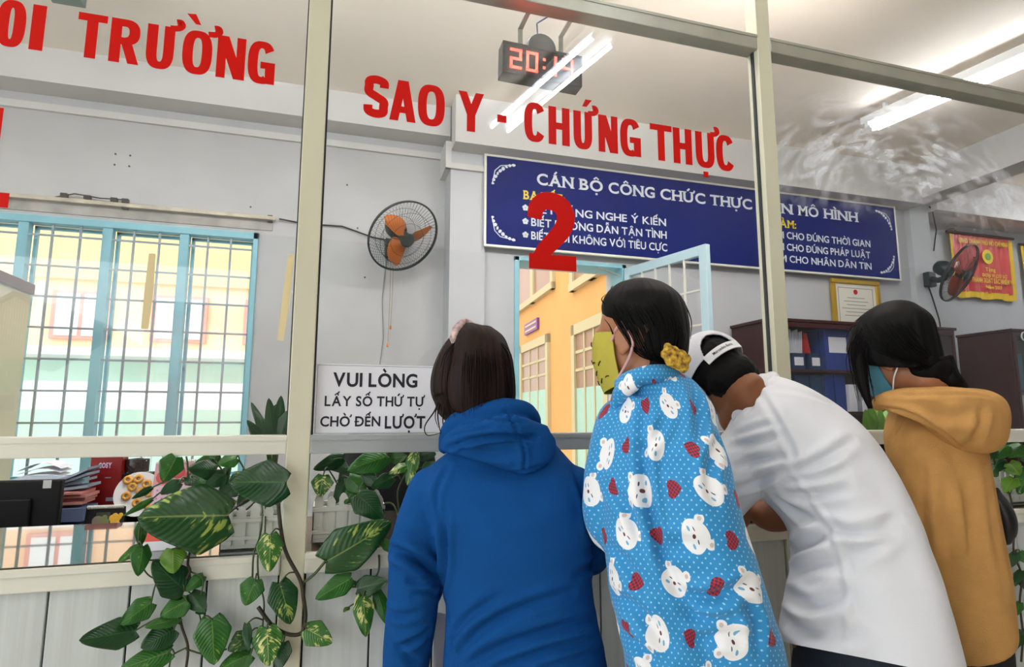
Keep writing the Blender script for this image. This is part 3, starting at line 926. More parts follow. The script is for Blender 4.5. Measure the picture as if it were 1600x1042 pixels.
wl('LÀM CHO ĐÚNG THỜI GIAN', 1200, 1359, 372, zr[0]); wl('LÀM CHO ĐÚNG PHÁP LUẬT', 1201, 1359, 390, zr[1]); wl('LÀM CHO NHÂN DÂN TIN', 1202, 1361, 408, zr[2])
xb_ = [atY(821, 340, ys).x, atY(1191, 380, ys).x]
for x in xb_:
    for z in zr:
        for k in range(5):
            a = 2 * PI * k / 5 + .3
            b.lathe([(.0105, 0), (.0105, -.0006)], (x + .013 * math.cos(a), ys, z + .028 + .013 * math.sin(a)), (0, 1, 0), 10)
obj('board_lettering', b, M['lettering'], sg)
b = MB(); wline(b, 'BA BIẾT:', 818, 883, 310, .062, ys, .022, True, z=zr[0] + .092); wline(b, 'BA LÀM:', 1186, 1244, 352, .062, ys, .022, True, z=zr[0] + .092)
obj('board_heading', b, M['yellowtxt'], sg)
b = MB()
for cx_, sx in ((bx0 + .03, 1), (bx1 - .03, -1)):
    for cz_, sz in ((bz1 - .03, -1), (bz0 + .03, 1)):
        for k in range(9):
            u = k / 8; ex, ez = .015 + .15 * u ** 1.5, .015 + .15 * (1 - u) ** 1.5
            b.ell((cx_ + sx * ex, ys, cz_ + sz * ez), (.014 * (1 - .5 * abs(u - .5)), .0008, .008 + .006 * ((k * 7) % 3) / 2), Matrix.Rotation(.6 * k, 3, 'Y'), 8, 6)
        b.tube([(cx_ + sx * .01, ys, cz_ + sz * .17), (cx_ + sx * .03, ys, cz_ + sz * .07), (cx_ + sx * .07, ys, cz_ + sz * .03), (cx_ + sx * .18, ys, cz_ + sz * .012)], .0032, 6, flat=.2)
obj('corner_ornament', b, M['lettering'], sg)

# ------------------------------------------------------------------ certificate
cf = thing('framed_certificate', 'gold framed certificate on top of bookcase under navy board', 'certificate', (4.1, 2.40, 2.0))
q0 = atY(1299, 435, 2.38); q1 = atY(1374, 440, 2.38); xa, xb, za, zb = q0.x, q1.x, 1.985, 2.425
b = MB(); f_ = .04
for x0_, x1_, a, c in ((xa, xb, zb - f_, zb), (xa, xb, za, za + f_), (xa, xa + f_, za + f_, zb - f_), (xb - f_, xb, za + f_, zb - f_)):
    b.box(x0_, x1_, 2.375, 2.405, a, c)
obj('gold_frame', b, M['gold'], cf, bev=.008)
obj('certificate_paper', MB().box(xa + f_, xb - f_, 2.392, 2.398, za + f_, zb - f_), mat('cert paper', rgb(226, 224, 210), .6), cf)
b = MB(); g = .07
for x0_, x1_, a, c in ((xa + g, xb - g, zb - g - .006, zb - g), (xa + g, xb - g, za + g, za + g + .006), (xa + g, xa + g + .006, za + g, zb - g), (xb - g - .006, xb - g, za + g, zb - g)): b.box(x0_, x1_, 2.3912, 2.392, a, c)
for k, (s, e) in enumerate(((.32, .68), (.25, .75), (.3, .7), (.2, .8), (.28, .72), (.25, .75), (.55, .8))):
    z = zb - .16 - k * .03; b.box(xa + (xb - xa) * s, xa + (xb - xa) * e, 2.3912, 2.392, z, z + .006)
obj('certificate_print', b, mat('grey print', rgb(150, 150, 146), .7), cf)
b = MB(); b.lathe([(.022, 0), (.022, -.001)], ((xa + xb) / 2, 2.392, zb - .105), (0, 1, 0), 20); obj('red_emblem', b, M['red'], cf)

# ------------------------------------------------------------------ wall fans
M['fanblk'] = mat('dark green black plastic', rgb(28, 42, 44), .4)
M['blade'] = mat('orange blade', rgb(206, 112, 34), .35, noise_amt=.15)
M['bladered'] = mat('dark red orange blade', rgb(168, 66, 40), .35, noise_amt=.2)


def wall_fan(name, label, c, axis, mount, mn, blade, R=.235, spin=0.0, cords=True):
    c, axis, mount = V(c), V(axis).normalized(), V(mount)
    t = thing(name, label, 'fan', mount)
    up = V((0, 0, 1)); A = (up - axis * up.dot(axis)).normalized(); B = A.cross(axis) * -1
    # axis points the way the air blows
    g = MB()
    g.torus(c, R, .006, axis, 56, 8); g.torus(c - axis * .012, R - .001, .0045, axis, 56, 6)
    obj('grille_rim', g, M['fanblk'], t, smooth=3.2)
    g = MB()
    for side, dep in ((1, .055), (-1, .07)):
        for k in range(60):
            a = 2 * PI * k / 60
            pts = []
            for j in range(7):
                u = j / 6; r = .045 + (R - .045) * u; hgt = side * dep * (1 - u ** 2.4)
                aa = a + .5 * (1 - u) * side
                pts.append(c + (A * math.cos(aa) + B * math.sin(aa)) * r + axis * hgt)
            g.tube(pts, .0009, 4, cap=False)
        for u in (.35, .68):
            g.torus(c + axis * side * dep * (1 - u ** 2.4), .045 + (R - .045) * u, .0014, axis, 48, 4)
    obj('wire_grille', g, M['fanblk'], t)
    g = MB(); g.lathe([(0, .068), (.03, .067), (.046, .06), (.048, .05), (0, .05)], c, axis, 28)
    obj('badge_cap', g, M['fanblk'], t, smooth=.7)
    g = MB(); g.lathe([(0, .03), (.03, .028), (.036, .01), (.036, -.02), (0, -.02)], c, axis, 24)
    obj('hub', g, M['fanblk'], t, smooth=.7)
    for k in range(3):
        a0 = spin + 2 * PI * k / 3
        rows = []
        for j in range(13):
            u = j / 12; r = .03 + (R * .84 - .03) * u
            sw = a0 + .55 * u                      # swept
            wd = .022 + .033 * math.sin(PI * min(u * 1.02, 1) ** .8) ** .8
            if u > .9: wd *= math.sqrt(max(1 - ((u - .9) / .1) ** 2, .03))
            row = []
            for m_ in range(7):
                v = m_ / 6 - .5
                da = v * 2 * wd / r if r > .06 else v * 2 * wd / .06
                tw = v * (.055 - .02 * u) + .012 * (1 - 4 * v * v)
                row.append(c + (A * math.cos(sw + da) + B * math.sin(sw + da)) * r + axis * tw)
            rows.append(row)
        top = [[p + axis * .0016 for p in r_] for r_ in rows]; g = MB()
        rings = [r_ + list(reversed(t_)) for r_, t_ in zip(rows, top)]
        g.loft(rings)
        obj('fan_blade', g, blade, t, smooth=.9)
    g = MB(); back = c - axis * .06
    g.lathe([(0, 0), (.05, .0), (.062, -.02), (.064, -.08), (.05, -.125), (.03, -.14), (0, -.14)], back, axis, 28)
    mo = obj('motor_housing', g, M['fanblk'], t, smooth=.7)
    g = MB(); jm = back - axis * .07 - V((0, 0, .055)); mn = V(mn)
    g.tube([back - axis * .06, jm, jm - V((0, 0, .04))], .022, 12)
    wp = mount + mn * .05
    g.tube([jm - V((0, 0, .03)), (jm + wp) / 2 + V((0, 0, -.03)), wp], .024, 12)
    obj('fan_neck', g, M['fanblk'], t, smooth=.9)
    s = mn.cross(up)
    g = MB(); g.box(-.045, .045, -.065, .065, 0, .055, frameM(mount, s, up) if s.cross(up).dot(mn) > 0 else frameM(mount, -s, up))
    obj('wall_bracket', g, M['fanblk'], t, bev=.008)
    if cords:
        kn = mat('orange knob', rgb(206, 120, 50), .5); cm = mat('pull cord', rgb(150, 140, 120), .7)
        for dx_, ln, kk in ((-.004, .62, True), (.012, .50, True)):
            p = mount + mn * .05 + V((dx_, 0, -.05))
            g = MB(); g.tube([p, p + V((.002, .002, -ln * .5)), p + V((-.004, 0, -ln))], .0022, 5)
            cdo = obj('pull_cord', g, cm, t)
            g = MB(); g.lathe([(0, .014), (.006, .01), (.008, -.01), (0, -.016)], p + V((-.004, 0, -ln)), up, 10)
            obj('cord_knob', g, kn, cdo, smooth=.8)
    return t


c = atY(631, 370, 2.28); vd = (c - CAM).normalized()
sd_, sdu = vd.cross(V((0, 0, 1))).normalized(), None
upv = sd_.cross(vd)
ax = -vd * .80 + (sd_ * .74 - upv * .67) * .6
mp_ = atY(611, 390, 2.6)
wall_fan('wall_fan', 'wall fan with three orange blades on grey wall left of navy board', c, ax, mp_, (0, -1, 0), M['blade'], .24, .59)
g = MB(); g.tube([mp_ + V((-.03, -.01, -.05)), mp_ + V((-.05, -.004, -.35)), mp_ + V((-.035, -.004, -.62)), mp_ + V((-.06, -.004, -.9)), mp_ + V((-.06, -.004, -1.0))], .0035, 5)
tag(obj('wall_cable', g, mat('grey cable', rgb(140, 142, 142), .6)), 'thin grey cable hanging down wall beside the fan pull cords', 'cable')
c = atY(1500, 427, 2.08); vd = (c - CAM).normalized(); sd_ = vd.cross(V((0, 0, 1))).normalized(); upv = sd_.cross(vd)
ax = -vd * .34 + (sd_ * .88 - upv * .47) * .94
wall_fan('wall_fan', 'dark wall fan with reddish blades on white column before red pennant', c, ax, atY(1448, 438, 2.37), (0, -1, 0), M['bladered'], .245, .9, cords=False)
p = atY(1450, 445, 2.36); g = MB(); g.tube([p, p + V((.04, .0, -.12)), p + V((.09, .0, -.30)), p + V((.1, 0, -.42))], .006, 5)
g.tube([atY(1459, 392, 2.36), atY(1463, 360, 2.36), atY(1457, 330, 2.36), atY(1452, 322, 2.36)], .005, 5)
tag(obj('fan_cord', g, M['black']), 'black power cord hanging on column below the reddish fan', 'cord')

# ------------------------------------------------------------------ pennants
M['pen'] = mat('red satin', rgb(196, 34, 30), .42, sheen=.3)
M['fringe'] = mat('yellow fringe', rgb(226, 190, 30), .8, bump=.6, bump_scale=300, stretch=(1, 1, .05))


def pennant(x0, x1, z0, z1, y, label, text=True):
    t = thing('pennant', label, 'pennant', ((x0 + x1) / 2, y, z1), 'award pennants on the alcove wall')
    def sheet(xa, xb, za, zb, yo, nx=40, nz=10, am=.012):
        b = MB(); rows = []
        for j in range(nz + 1):
            v = j / nz; r = []
            for i in range(nx + 1):
                u = i / nx; x = xa + (xb - xa) * u
                r.append(V((x, yo + am * math.sin(x * 42) * (.3 + .7 * v) + .006 * math.sin(x * 91 + 2 * v), zb + (za - zb) * v + .008 * math.sin(x * 21) * v)))
            rows.append(r)
        rings = [r + [p + V((0, .002, 0)) for p in reversed(r)] for r in rows]
        return b.loft(rings)
    obj('banner', sheet(x0 + .03, x1 - .02, z0 + .06, z1, y), M['pen'], t, smooth=.8)
    obj('bottom_fringe', sheet(x0 + .02, x1, z0, z0 + .065, y - .002, am=.008), M['fringe'], t, smooth=.8)
    b = sheet(x0, x0 + .045, z0 + .05, z1 - .01, y - .004, 6, 12, .006); b2 = sheet(x1 - .03, x1 + .01, z0 + .05, z1 - .02, y - .004, 6, 12, .006); b.add(b2.v, b2.f)
    obj('side_fringe', b, M['fringe'], t, smooth=.8)
    b = MB(); b.tube([(x0 - .03, y - .008, z1), (x1 + .03, y - .008, z1)], .014, 10)
    obj('pennant_rod', b, M['wood'], t, smooth=.8)
    b = MB(); xm = (x0 + x1) / 2 - .05; b.tube([(x0 + .05, y, z1 + .01), (xm, y + .005, z1 + .19), (x1 - .1, y, z1 + .01)], .003, 5)
    obj('hanging_string', b, M['tape'], t)
    if text:
        b = MB(); W = x1 - x0
        for s, cap, zz, u0, u1 in (('UBND THÀNH PHỐ HỒ CHÍ MINH', .042, .845, .12, .92), ('Tặng', .036, .43, .50, .66), ('ĐƠN VỊ CƠ SỞ', .03, .34, .44, .84), ('HOÀN THÀNH XUẤT SẮC NHIỆM VỤ', .045, .245, .10, .95), ('Năm 2017', .03, .155, .48, .74)):
            m0 = frameM(V((x0 + W * u0, y - .022, z0 + (z1 - z0) * zz)), V((1, 0, 0)), V((0, 0, 1)))
            tt = text_mb(s, cap, .03, W * (u1 - u0), m0, .0005); b.add(tt.v, tt.f)
        obj('pennant_text', b, M['yellowtxt'], t)
        b = MB(); b.lathe([(.07, 0), (.07, -.003), (.0, -.003)], (x0 + W * .56, y - .018, z0 + (z1 - z0) * .66), (0, 1, 0), 28)
        e = obj('round_emblem', b, M['yellowtxt'], t)
        b = MB(); b.lathe([(.035, 0), (.035, -.003)], (x0 + W * .56, y - .022, z0 + (z1 - z0) * .66), (0, 1, 0), 20); obj('emblem_leaf', b, mat('green emblem', rgb(120, 170, 70), .6), e)
    return t


q0, q1, q2 = atY(1482, 362, 2.56), atY(1579, 377, 2.56), atY(1583, 470, 2.56)
pennant(q0.x, q1.x, q2.z, q0.z, 2.565, 'red satin pennant with yellow fringe and gold words behind the reddish fan')
q3 = atY(1595, 382, 2.56)
pennant(q3.x, q3.x + .8, q2.z + .02, q3.z, 2.565, 'red yellow fringed pennant cut off by the right edge, right of first pennant', False)
b = MB(); b.box(5.55, 5.58, 2.56, 2.6, 3.06, 3.10); b.tube([(5.565, 2.57, 3.08), (5.62, 2.575, 3.04), (5.60, 2.57, 3.0)], .008)
tag(obj('wall_hook', b, M['alug']), 'small grey hook on alcove wall above the red pennant', 'hook')

# ------------------------------------------------------------------ bookcases and what stands in them
M['binder'] = mat('blue binder', rgb(30, 60, 140), .45, noise_amt=.1)
M['binder2'] = mat('dark blue box file', rgb(26, 58, 98), .5)
M['redb'] = mat('red binder', rgb(176, 34, 30), .45)
M['greyb'] = mat('grey binder', rgb(150, 154, 160), .5)


def bookcase(x0, x1, y0, y1, z1, shelves, label, doors=True, holes=(), body=None):
    bd = body or M['wood']
    t = thing('bookcase', label, 'bookcase', ((x0 + x1) / 2, (y0 + y1) / 2, 0))
    th = .022
    for a in (x0, x1 - th): obj('side_panel', MB().box(a, a + th, y0 + .012, y1, 0, z1 - .022), bd, t, bev=.002)
    tp = .022 if body is None else .05
    obj('top_panel', MB().box(x0 - .015, x1 + .015, y0 - .01, y1, z1 - tp if body else z1 - .022, z1), M['wood'], t, bev=.003)
    obj('back_panel', MB().box(x0 + th, x1 - th, y1 - .012, y1 - .002, .05, z1 - .022), bd, t)
    for z in shelves: obj('shelf', MB().box(x0 + th, x1 - th, y0 + .03, y1 - .012, z - .02, z), M['wood'], t, bev=.001)
    if doors:
        n = 2; wd = (x1 - x0 - .01) / n
        for k in range(n):
            a, c = x0 + .005 + k * wd, x0 + .005 + (k + 1) * wd - .004
            b = MB(); s = .022
            b.box(a, c, y0 - .006, y0 + .012, z1 - .06, z1 - .026); b.box(a, c, y0 - .006, y0 + .012, .1, .15); b.box(a, a + s, y0 - .006, y0 + .012, .15, z1 - .06); b.box(c - s, c, y0 - .006, y0 + .012, .15, z1 - .06)
            d = obj('door', b, bd, t, bev=.002)
            obj('door_glass' if body is None else 'door_sheet', MB().box(a + s, c - s, y0 + .002, y0 + .006, .15, z1 - .06), M['glass'] if body is None else bd, d)
            hx = c - .035 if k == 0 else a + .02
            b = MB(); b.tube([(hx, y0 - .02, .95), (hx, y0 - .03, 1.0), (hx, y0 - .02, 1.05)], .006); obj('door_handle', b, M['alug'], d)
    for (px_, pz_, r) in holes:
        b = MB(); b.lathe([(r, 0), (r, -.008), (r * .78, -.008), (r * .78, 0)], (px_, y0 - .004, pz_), (0, 1, 0), 24)
        o = obj('grommet', b, M['white'], t, smooth=.6)
        b = MB(); b.lathe([(r * .78, -.001), (0, -.001)], (px_, y0 - .004, pz_), (0, 1, 0), 24); obj('grommet_hole', b, M['black'], o)
    return t


BY0 = 1.95
bookcase(2.90, 4.62, BY0, 2.38, 1.975, [.15, .55, .98, 1.32, 1.62], 'long maroon bookcase with blue files behind the man in white shirt')
hb = [(5.21 + (atY(x, y, 1.92).x - atY(1566, 516, 1.92).x), atY(x, y, 1.92).z, .035) for x, y in ((1578, 526), (1577, 560))]
bookcase(5.20, 6.5, 1.92, 2.36, 1.99, [.15, .6, 1.05, 1.5], 'maroon bookcase with round white rimmed holes at the right edge', True,
         [(5.33, 1.93, .04), (5.60, 1.92, .04), (5.48, 1.70, .04)])


def at_shelf(px, Y): return atY(px, 560, Y).x


def binder(name, x0, x1, y0, y1, z0, z1, m, label, cat, group=None, lab=None, hole=True):
    z0 += .0015
    t = thing(name, label, cat, ((x0 + x1) / 2, (y0 + y1) / 2, z0), group)
    obj('spine', MB().box(x0, x1, y0, y1, z0, z1), m, t, bev=.003)
    if lab:
        a, c = lab; obj('spine_label', MB().box(x0 + .15 * (x1 - x0), x1 - .15 * (x1 - x0), y0 - .002, y0, z0 + (z1 - z0) * a, z0 + (z1 - z0) * c), M['paper'], t)
    return t


ys0 = 2.02
sx = lambda px: atY(px, 560, ys0).x
G1 = 'files on the upper shelf of the long bookcase'
# open box files with loose papers in them
for xl, xr, lab1, lab2 in ((1238, 1258, 'low blue box file with label, crammed with white papers', 'sheaf of white papers standing in the left box file'), (1266, 1283, 'low blue box file with label, holding a red folder', None)):
    a, c = sx(xl), sx(xr)
    binder('box_file', a, c, ys0, ys0 + .25, 1.62, 1.74, M['binder2'], lab1, 'box file', G1, (.25, .75))
    if lab2:
        t = thing('paper_sheaf', lab2, 'papers', ((a + c) / 2, ys0 + .1, 1.745), G1)
        for k in range(7):
            u = k / 6; xx = a + .004 + (c - a - .01) * u
            b = MB(); b.poly([V((xx, ys0 + .02, 1.742)), V((xx + .002, ys0 + .02, 1.742)), V((xx + .004 + .02 * (u - .6), ys0 + .02, 1.905 + .012 * math.sin(k * 2.1))), V((xx - .006 + .02 * (u - .6), ys0 + .02, 1.90 + .012 * math.sin(k * 2.1)))], (0, .2, 0))
            obj('paper_sheet', b, M['paper'], t)
a = sx(1264); b = MB(); b.poly([V((a - .02, ys0 + .01, 1.742)), V((a + .03, ys0 + .01, 1.742)), V((a + .005, ys0 + .01, 1.89)), V((a - .03, ys0 + .01, 1.89))], (0, .22, 0))
tag(obj('red_folder', b, M['redb'], bev=.002), 'red folder leaning in the second low box file', 'folder', G1)
a, c = sx(1287), sx(1326)
binder('lever_file', a, c, ys0 - .02, ys0 + .28, 1.62, 1.925, M['binder'], 'wide royal blue file with white label on the upper shelf', 'file', G1, (.42, .80))
for k, (xl, xr, h_) in enumerate(((1328, 1350, .28), (1352, 1374, .28), (1376, 1400, .27), (1404, 1428, .28), (1432, 1455, .26))):
    binder('lever_file', sx(xl), sx(xr), ys0, ys0 + .27, 1.62, 1.62 + h_, M['binder2'] if k % 2 else M['binder'], 'blue file on the upper shelf hidden behind the tan hooded woman', 'file', 'files hidden behind the tan hooded woman', (.4, .75))
G2 = 'files on the middle shelf of the long bookcase'
lo = [('dark blue file at the left end of the middle shelf', 1240, 1262, .26, 'binder2'), ('dark blue file second from left on the middle shelf', 1264, 1284, .26, 'binder2'), ('royal blue file in the centre of the middle shelf', 1286, 1300, .27, 'binder'), ('royal blue file beside the white document case', 1302, 1318, .27, 'binder')]
for lab, xl, xr, h_, m_ in lo: binder('lever_file', sx(xl), sx(xr), ys0, ys0 + .27, 1.32, 1.32 + h_, M[m_], lab, 'file', G2)
for lab, xl, xr, h_, m_ in (('tall white document case on the middle shelf right of blue files', 1320, 1331, .20, 'paper'), ('grey document case between two white ones on the middle shelf', 1333, 1338, .20, 'greyb'), ('short white booklet beside the grey document case', 1339, 1346, .12, 'paper')):
    binder('document_case', sx(xl), sx(xr), ys0 - .02, ys0 + .2, 1.32, 1.32 + h_, M[m_], lab, 'document case', G2)
x = atY(1590, 600, 1.98).x
for k in range(2): binder('document_case', x + k * .09 - .06, x + k * .09 + .02, 1.97, 2.2, 1.052, 1.46, M['paper'], ('white document case at the right edge, left of its twin', 'white document case at the right edge, right of its twin')[k], 'document case', 'white cases in the bookcase with holes')
binder('lever_file', x - .02, x + .10, 1.99, 2.25, 1.50, 1.80, mat('teal file', rgb(50, 110, 130), .5), 'teal file in the bookcase with round holes', 'file')

# cabinet at the far left, its cream body standing in for the pane's bright reflection
cxr = atY(44, 500, 1.9).x; cz = atY(30, 417, 1.5).z
bookcase(cxr - .95, cxr, 1.5, 1.9, cz, [.15, .6, 1.05, 1.45], 'reflection cream cabinet, paled to stand in for the reflection, with maroon top behind the leftmost pane at the left edge', True, (), mat('reflection cream', rgb(206, 204, 176), .35))

# black swivel chair behind the counter
cxa, cxb = atY(522, 760, .80).x, atY(688, 760, .80).x; cm = (cxa + cxb) / 2
t = thing('office_chair', 'black office chair back behind the counter, glimpsed between pothos leaves', 'chair', (cm, 1.0, 0))
rows = []
for i in range(9):
    u = i / 8; z = .62 + .66 * u; hw = (cxb - cxa) / 2 * (.86 + .14 * math.sin(PI * min(1, u * 1.2))) * (1 if u < .85 else 1 - (u - .85) * 1.4)
    rows.append([V((cm + hw * math.copysign(abs(math.cos(q)) ** .6, math.cos(q)), .83 - .05 * math.sin(PI * u) + .035 * math.copysign(abs(math.sin(q)) ** .8, math.sin(q)), z)) for q in [2 * PI * k / 28 for k in range(28)]])
obj('backrest', MB().loft(rows), M['black'], t, smooth=.9)
obj('seat', MB().box(cm - .23, cm + .23, .86, 1.30, .44, .51), M['black'], t, bev=.02)
for s_ in (-1, 1):
    b = MB(); b.tube([(cm + s_ * .24, 1.2, .48), (cm + s_ * .27, 1.2, .66), (cm + s_ * .27, .92, .66), (cm + s_ * .22, .86, .62)], .016, 10); obj('armrest', b, M['black'], t, smooth=.9)
b = MB(); b.tube([(cm, 1.08, .1), (cm, 1.08, .44)], .03, 14); obj('gas_column', b, M['dark'], t, smooth=.9)
for k in range(5):
    a = 2 * PI * k / 5 + .3; e = V((cm + .27 * math.cos(a), 1.08 + .27 * math.sin(a) * .8, .07))
    b = MB(); b.tube([(cm, 1.08, .10), e], .018, 8); l_ = obj('base_leg', b, M['dark'], t)
    b = MB(); b.ell((e.x, e.y, .03), (.025, .02, .03), None, 12, 8); obj('caster', b, M['black'], l_, smooth=3.2)
b = MB(); b.box(cm - .03, cm + .03, .84, .90, .42, .70); obj('back_bracket', b, M['dark'], t)

# ------------------------------------------------------------------ things on the worktop
ZT = 1.0005
ZD = .7405
M['paper2'] = mat('grey blue paper', rgb(150, 162, 180), .7)
M['pinkp'] = mat('pink paper', rgb(206, 140, 134), .7)
M['bluep'] = mat('blue grey folder', rgb(92, 108, 140), .6)
t = thing('desk', 'low brown office desk behind the counter, under the barred window', 'desk', (-1.6, 1.1, 0))
obj('desk_top', MB().box(-3.2, -.25, .85, 1.48, .71, .74), M['table'], t, bev=.002)
for x in (-3.18, -.30): obj('desk_side', MB().box(x, x + .03, .87, 1.46, 0, .71), M['wood'], t)
obj('modesty_panel', MB().box(-3.15, -.30, .88, .90, .2, .71), M['wood'], t)

YM = 1.0
mx1 = atY(94, 780, YM).x; mz = atY(60, 750, YM).z
t = thing('monitor', 'black flat monitor seen from behind, past the counter at left', 'monitor', (mx1 - .27, YM, ZD))
b = MB(); b.box(mx1 - .54, mx1, YM, YM + .03, mz - .34 if mz - .34 > ZD + .02 else ZD + .02, mz); obj('screen_back', b, M['black'], t, bev=.006)
b = MB(); b.box(mx1 - .45, mx1 - .08, YM - .012, YM, ZD + .06, mz - .06); obj('rear_shell', b, M['black'], t, bev=.01)
b = MB(); b.box(mx1 - .40, mx1 - .14, YM - .014, YM - .012, ZD + .13, ZD + .145); obj('vent_strip', b, M['dark'], t)
b = MB(); b.box(mx1 - .36, mx1 - .18, YM - .05, YM + .09, ZD, ZD + .012); b.box(mx1 - .29, mx1 - .25, YM + .01, YM + .03, ZD + .01, ZD + .06); obj('monitor_stand', b, M['dark'], t, bev=.003)
b = MB(); p0 = atY(68, 751, YM - .001); b.box(p0.x, atY(81, 751, YM).x, YM - .002, YM, mz - .028, mz - .001); obj('sticker', b, mat('pale sticker', rgb(196, 200, 200), .5), t)

# stack of papers
YS = 1.12
spx, spx1 = atY(70, 780, YS).x, atY(131, 780, YS).x
zl = [ZD, atY(115, 789, YS).z, atY(115, 767, YS).z, atY(115, 746, YS).z]
lay = [('folder', 'blue grey folder at the bottom of the paper stack', M['bluep']), ('folder', 'dusty pink folder in the middle of the paper stack', M['pinkp']), ('paper_pile', 'pale grey papers with curled edges topping the stack', M['paper2'])]
for q, (nm, lab, mm) in enumerate(lay):
    a, c = zl[q] + .001, zl[q + 1]
    tt = thing(nm, lab, 'papers', ((spx + spx1) / 2, YS + .1, a), 'stack of folders behind the monitor')
    nk = 4
    for k in range(nk):
        za, zb = a + (c - a) * k / nk, a + (c - a) * (k + .8) / nk; dx_ = .008 * math.sin(k * 2.3 + q * 4)
        rows = []
        for i in range(9):
            u = i / 8; x = spx - .12 + (spx1 - spx + .12) * u + dx_
            lift = (.03 * max(0, u - .62) ** 1.4 * 5 if nm == 'paper_pile' else 0) * (k + 1) / nk
            rows.append([V((x, YS + .012 * math.sin(k * 1.7), za + lift)), V((x, YS + .13, za + lift)), V((x, YS + .13, zb + lift)), V((x, YS + .012 * math.sin(k * 1.7), zb + lift))])
        obj('paper_layer', MB().loft(rows), mm, tt)
# white sheets in a tray further back
YP = 1.36
px0_, px1_ = atY(28, 740, YP).x, atY(97, 740, YP).x; pz_ = atY(60, 738, YP).z
t = thing('paper_tray', 'white sheets curling in a blue tray behind the monitor', 'papers', ((px0_ + px1_) / 2, YP, ZD))
obj('tray', MB().box(px0_, px1_ + .04, YP, YP + .1, ZD, pz_ - .02), M['bluep'], t, bev=.004)
for k in range(3):
    rows = []
    for i in range(11):
        u = i / 10; x = px0_ + (px1_ - px0_) * u; z = pz_ - .019 + .012 * k + .03 * math.sin(u * 2.9) * (k + 1) / 3
        rows.append([V((x, YP - .01, z)), V((x, YP + .1, z + .004)), V((x, YP + .1, z + .0055)), V((x, YP - .01, z + .0015))])
    obj('sheet', MB().loft(rows), M['paper'], t)

# red box
Y = 1.28; rx0, rx1 = atY(138, 760, Y).x, atY(188, 760, Y).x
t = thing('biscuit_box', 'tall dark red COSY box standing behind the black food calendar', 'box', ((rx0 + rx1) / 2, Y, ZD))
zt_ = atY(160, 708, Y).z
obj('carton', MB().box(rx0, rx1, Y, Y + .07, ZD, zt_), mat('dark red card', rgb(128, 20, 22), .3, noise_amt=.1), t, bev=.002)
q = atY(154, 731, Y)
b = text_mb('COSY', .019, .035, atY(174, 731, Y).x - q.x, frameM(V((q.x, Y - .0006, q.z)), V((1, 0, 0)), V((0, 0, 1))), .0004, True); obj('box_print', b, mat('pale lilac print', rgb(214, 200, 220), .5), t)
b = MB(); q = atY(165, 783, Y); b.box(q.x, q.x + .034, Y - .001, Y, q.z, q.z + .014); q = atY(164, 747, Y); b.box(q.x, q.x + .02, Y - .001, Y, q.z, q.z + .003); obj('box_sticker', b, M['paper2'], t)
# black desk calendar with food pictures
Y = 1.14; kx0, kx1 = atY(134, 800, Y).x, atY(196, 800, Y).x; kz = atY(165, 792, Y).z; HK = kz - ZD
t = thing('desk_calendar', 'black desk calendar with food photos in front of the red box', 'calendar', ((kx0 + kx1) / 2, Y, ZD))
b = MB(); b.poly([V((kx0, Y - .04, ZD)), V((kx0, Y - .038, ZD)), V((kx0, Y + .002, kz)), V((kx0, Y, kz))], (kx1 - kx0, 0, 0)); obj('front_leaf', b, M['black'], t)
b = MB(); b.poly([V((kx0, Y + .042, ZD)), V((kx0, Y + .04, ZD)), V((kx0, Y, kz)), V((kx0, Y + .002, kz))], (kx1 - kx0, 0, 0)); obj('back_leaf', b, M['black'], t)
b = MB()
for k in range(26): b.torus((kx0 + .006 + (kx1 - kx0 - .012) * k / 25, Y + .001, kz), .006, .0018, (1, 0, 0), 10, 5)
obj('spiral_binding', b, M['aluw'], t)
FMx = frameM(V((kx0, Y - .04, ZD)), V((1, 0, 0)), V((0, .04, HK)))
def disc(b, u, v, r, m=FMx): b.lathe([(r, 0), (r * .8, .0012), (0, .0016)], m @ V((u, v, .0004)), m.to_3x3() @ V((0, 0, 1)), 16)
WK = kx1 - kx0; h0_ = HK - .075
obj('photo_patch', MB().box(WK * .28, WK * .62, h0_, HK - .015, .0002, .0008, FMx), mat('dark photo', rgb(60, 66, 46), .5, noise_amt=.5, noise_scale=60), t)
b = MB()
for u, v, r in ((.70, .05, .012), (.76, .058, .010), (.80, .044, .012), (.86, .052, .009), (.73, .036, .010), (.90, .060, .008), (.84, .030, .009)): disc(b, u * WK, h0_ + v - .012, r)
obj('photo_of_fruit', b, mat('yellow photo', rgb(220, 170, 40), .5), t)
b = MB()
for u, v, r in ((.47, .045, .016), (.54, .04, .012), (.5, .055, .010)): disc(b, u * WK, h0_ + v - .014, r)
obj('photo_of_leaves', b, mat('green photo', rgb(110, 120, 70), .5), t)
b = MB(); disc(b, .34 * WK, h0_ + .03, .019); obj('photo_of_bowl', b, mat('bowl photo', rgb(120, 110, 96), .5), t)
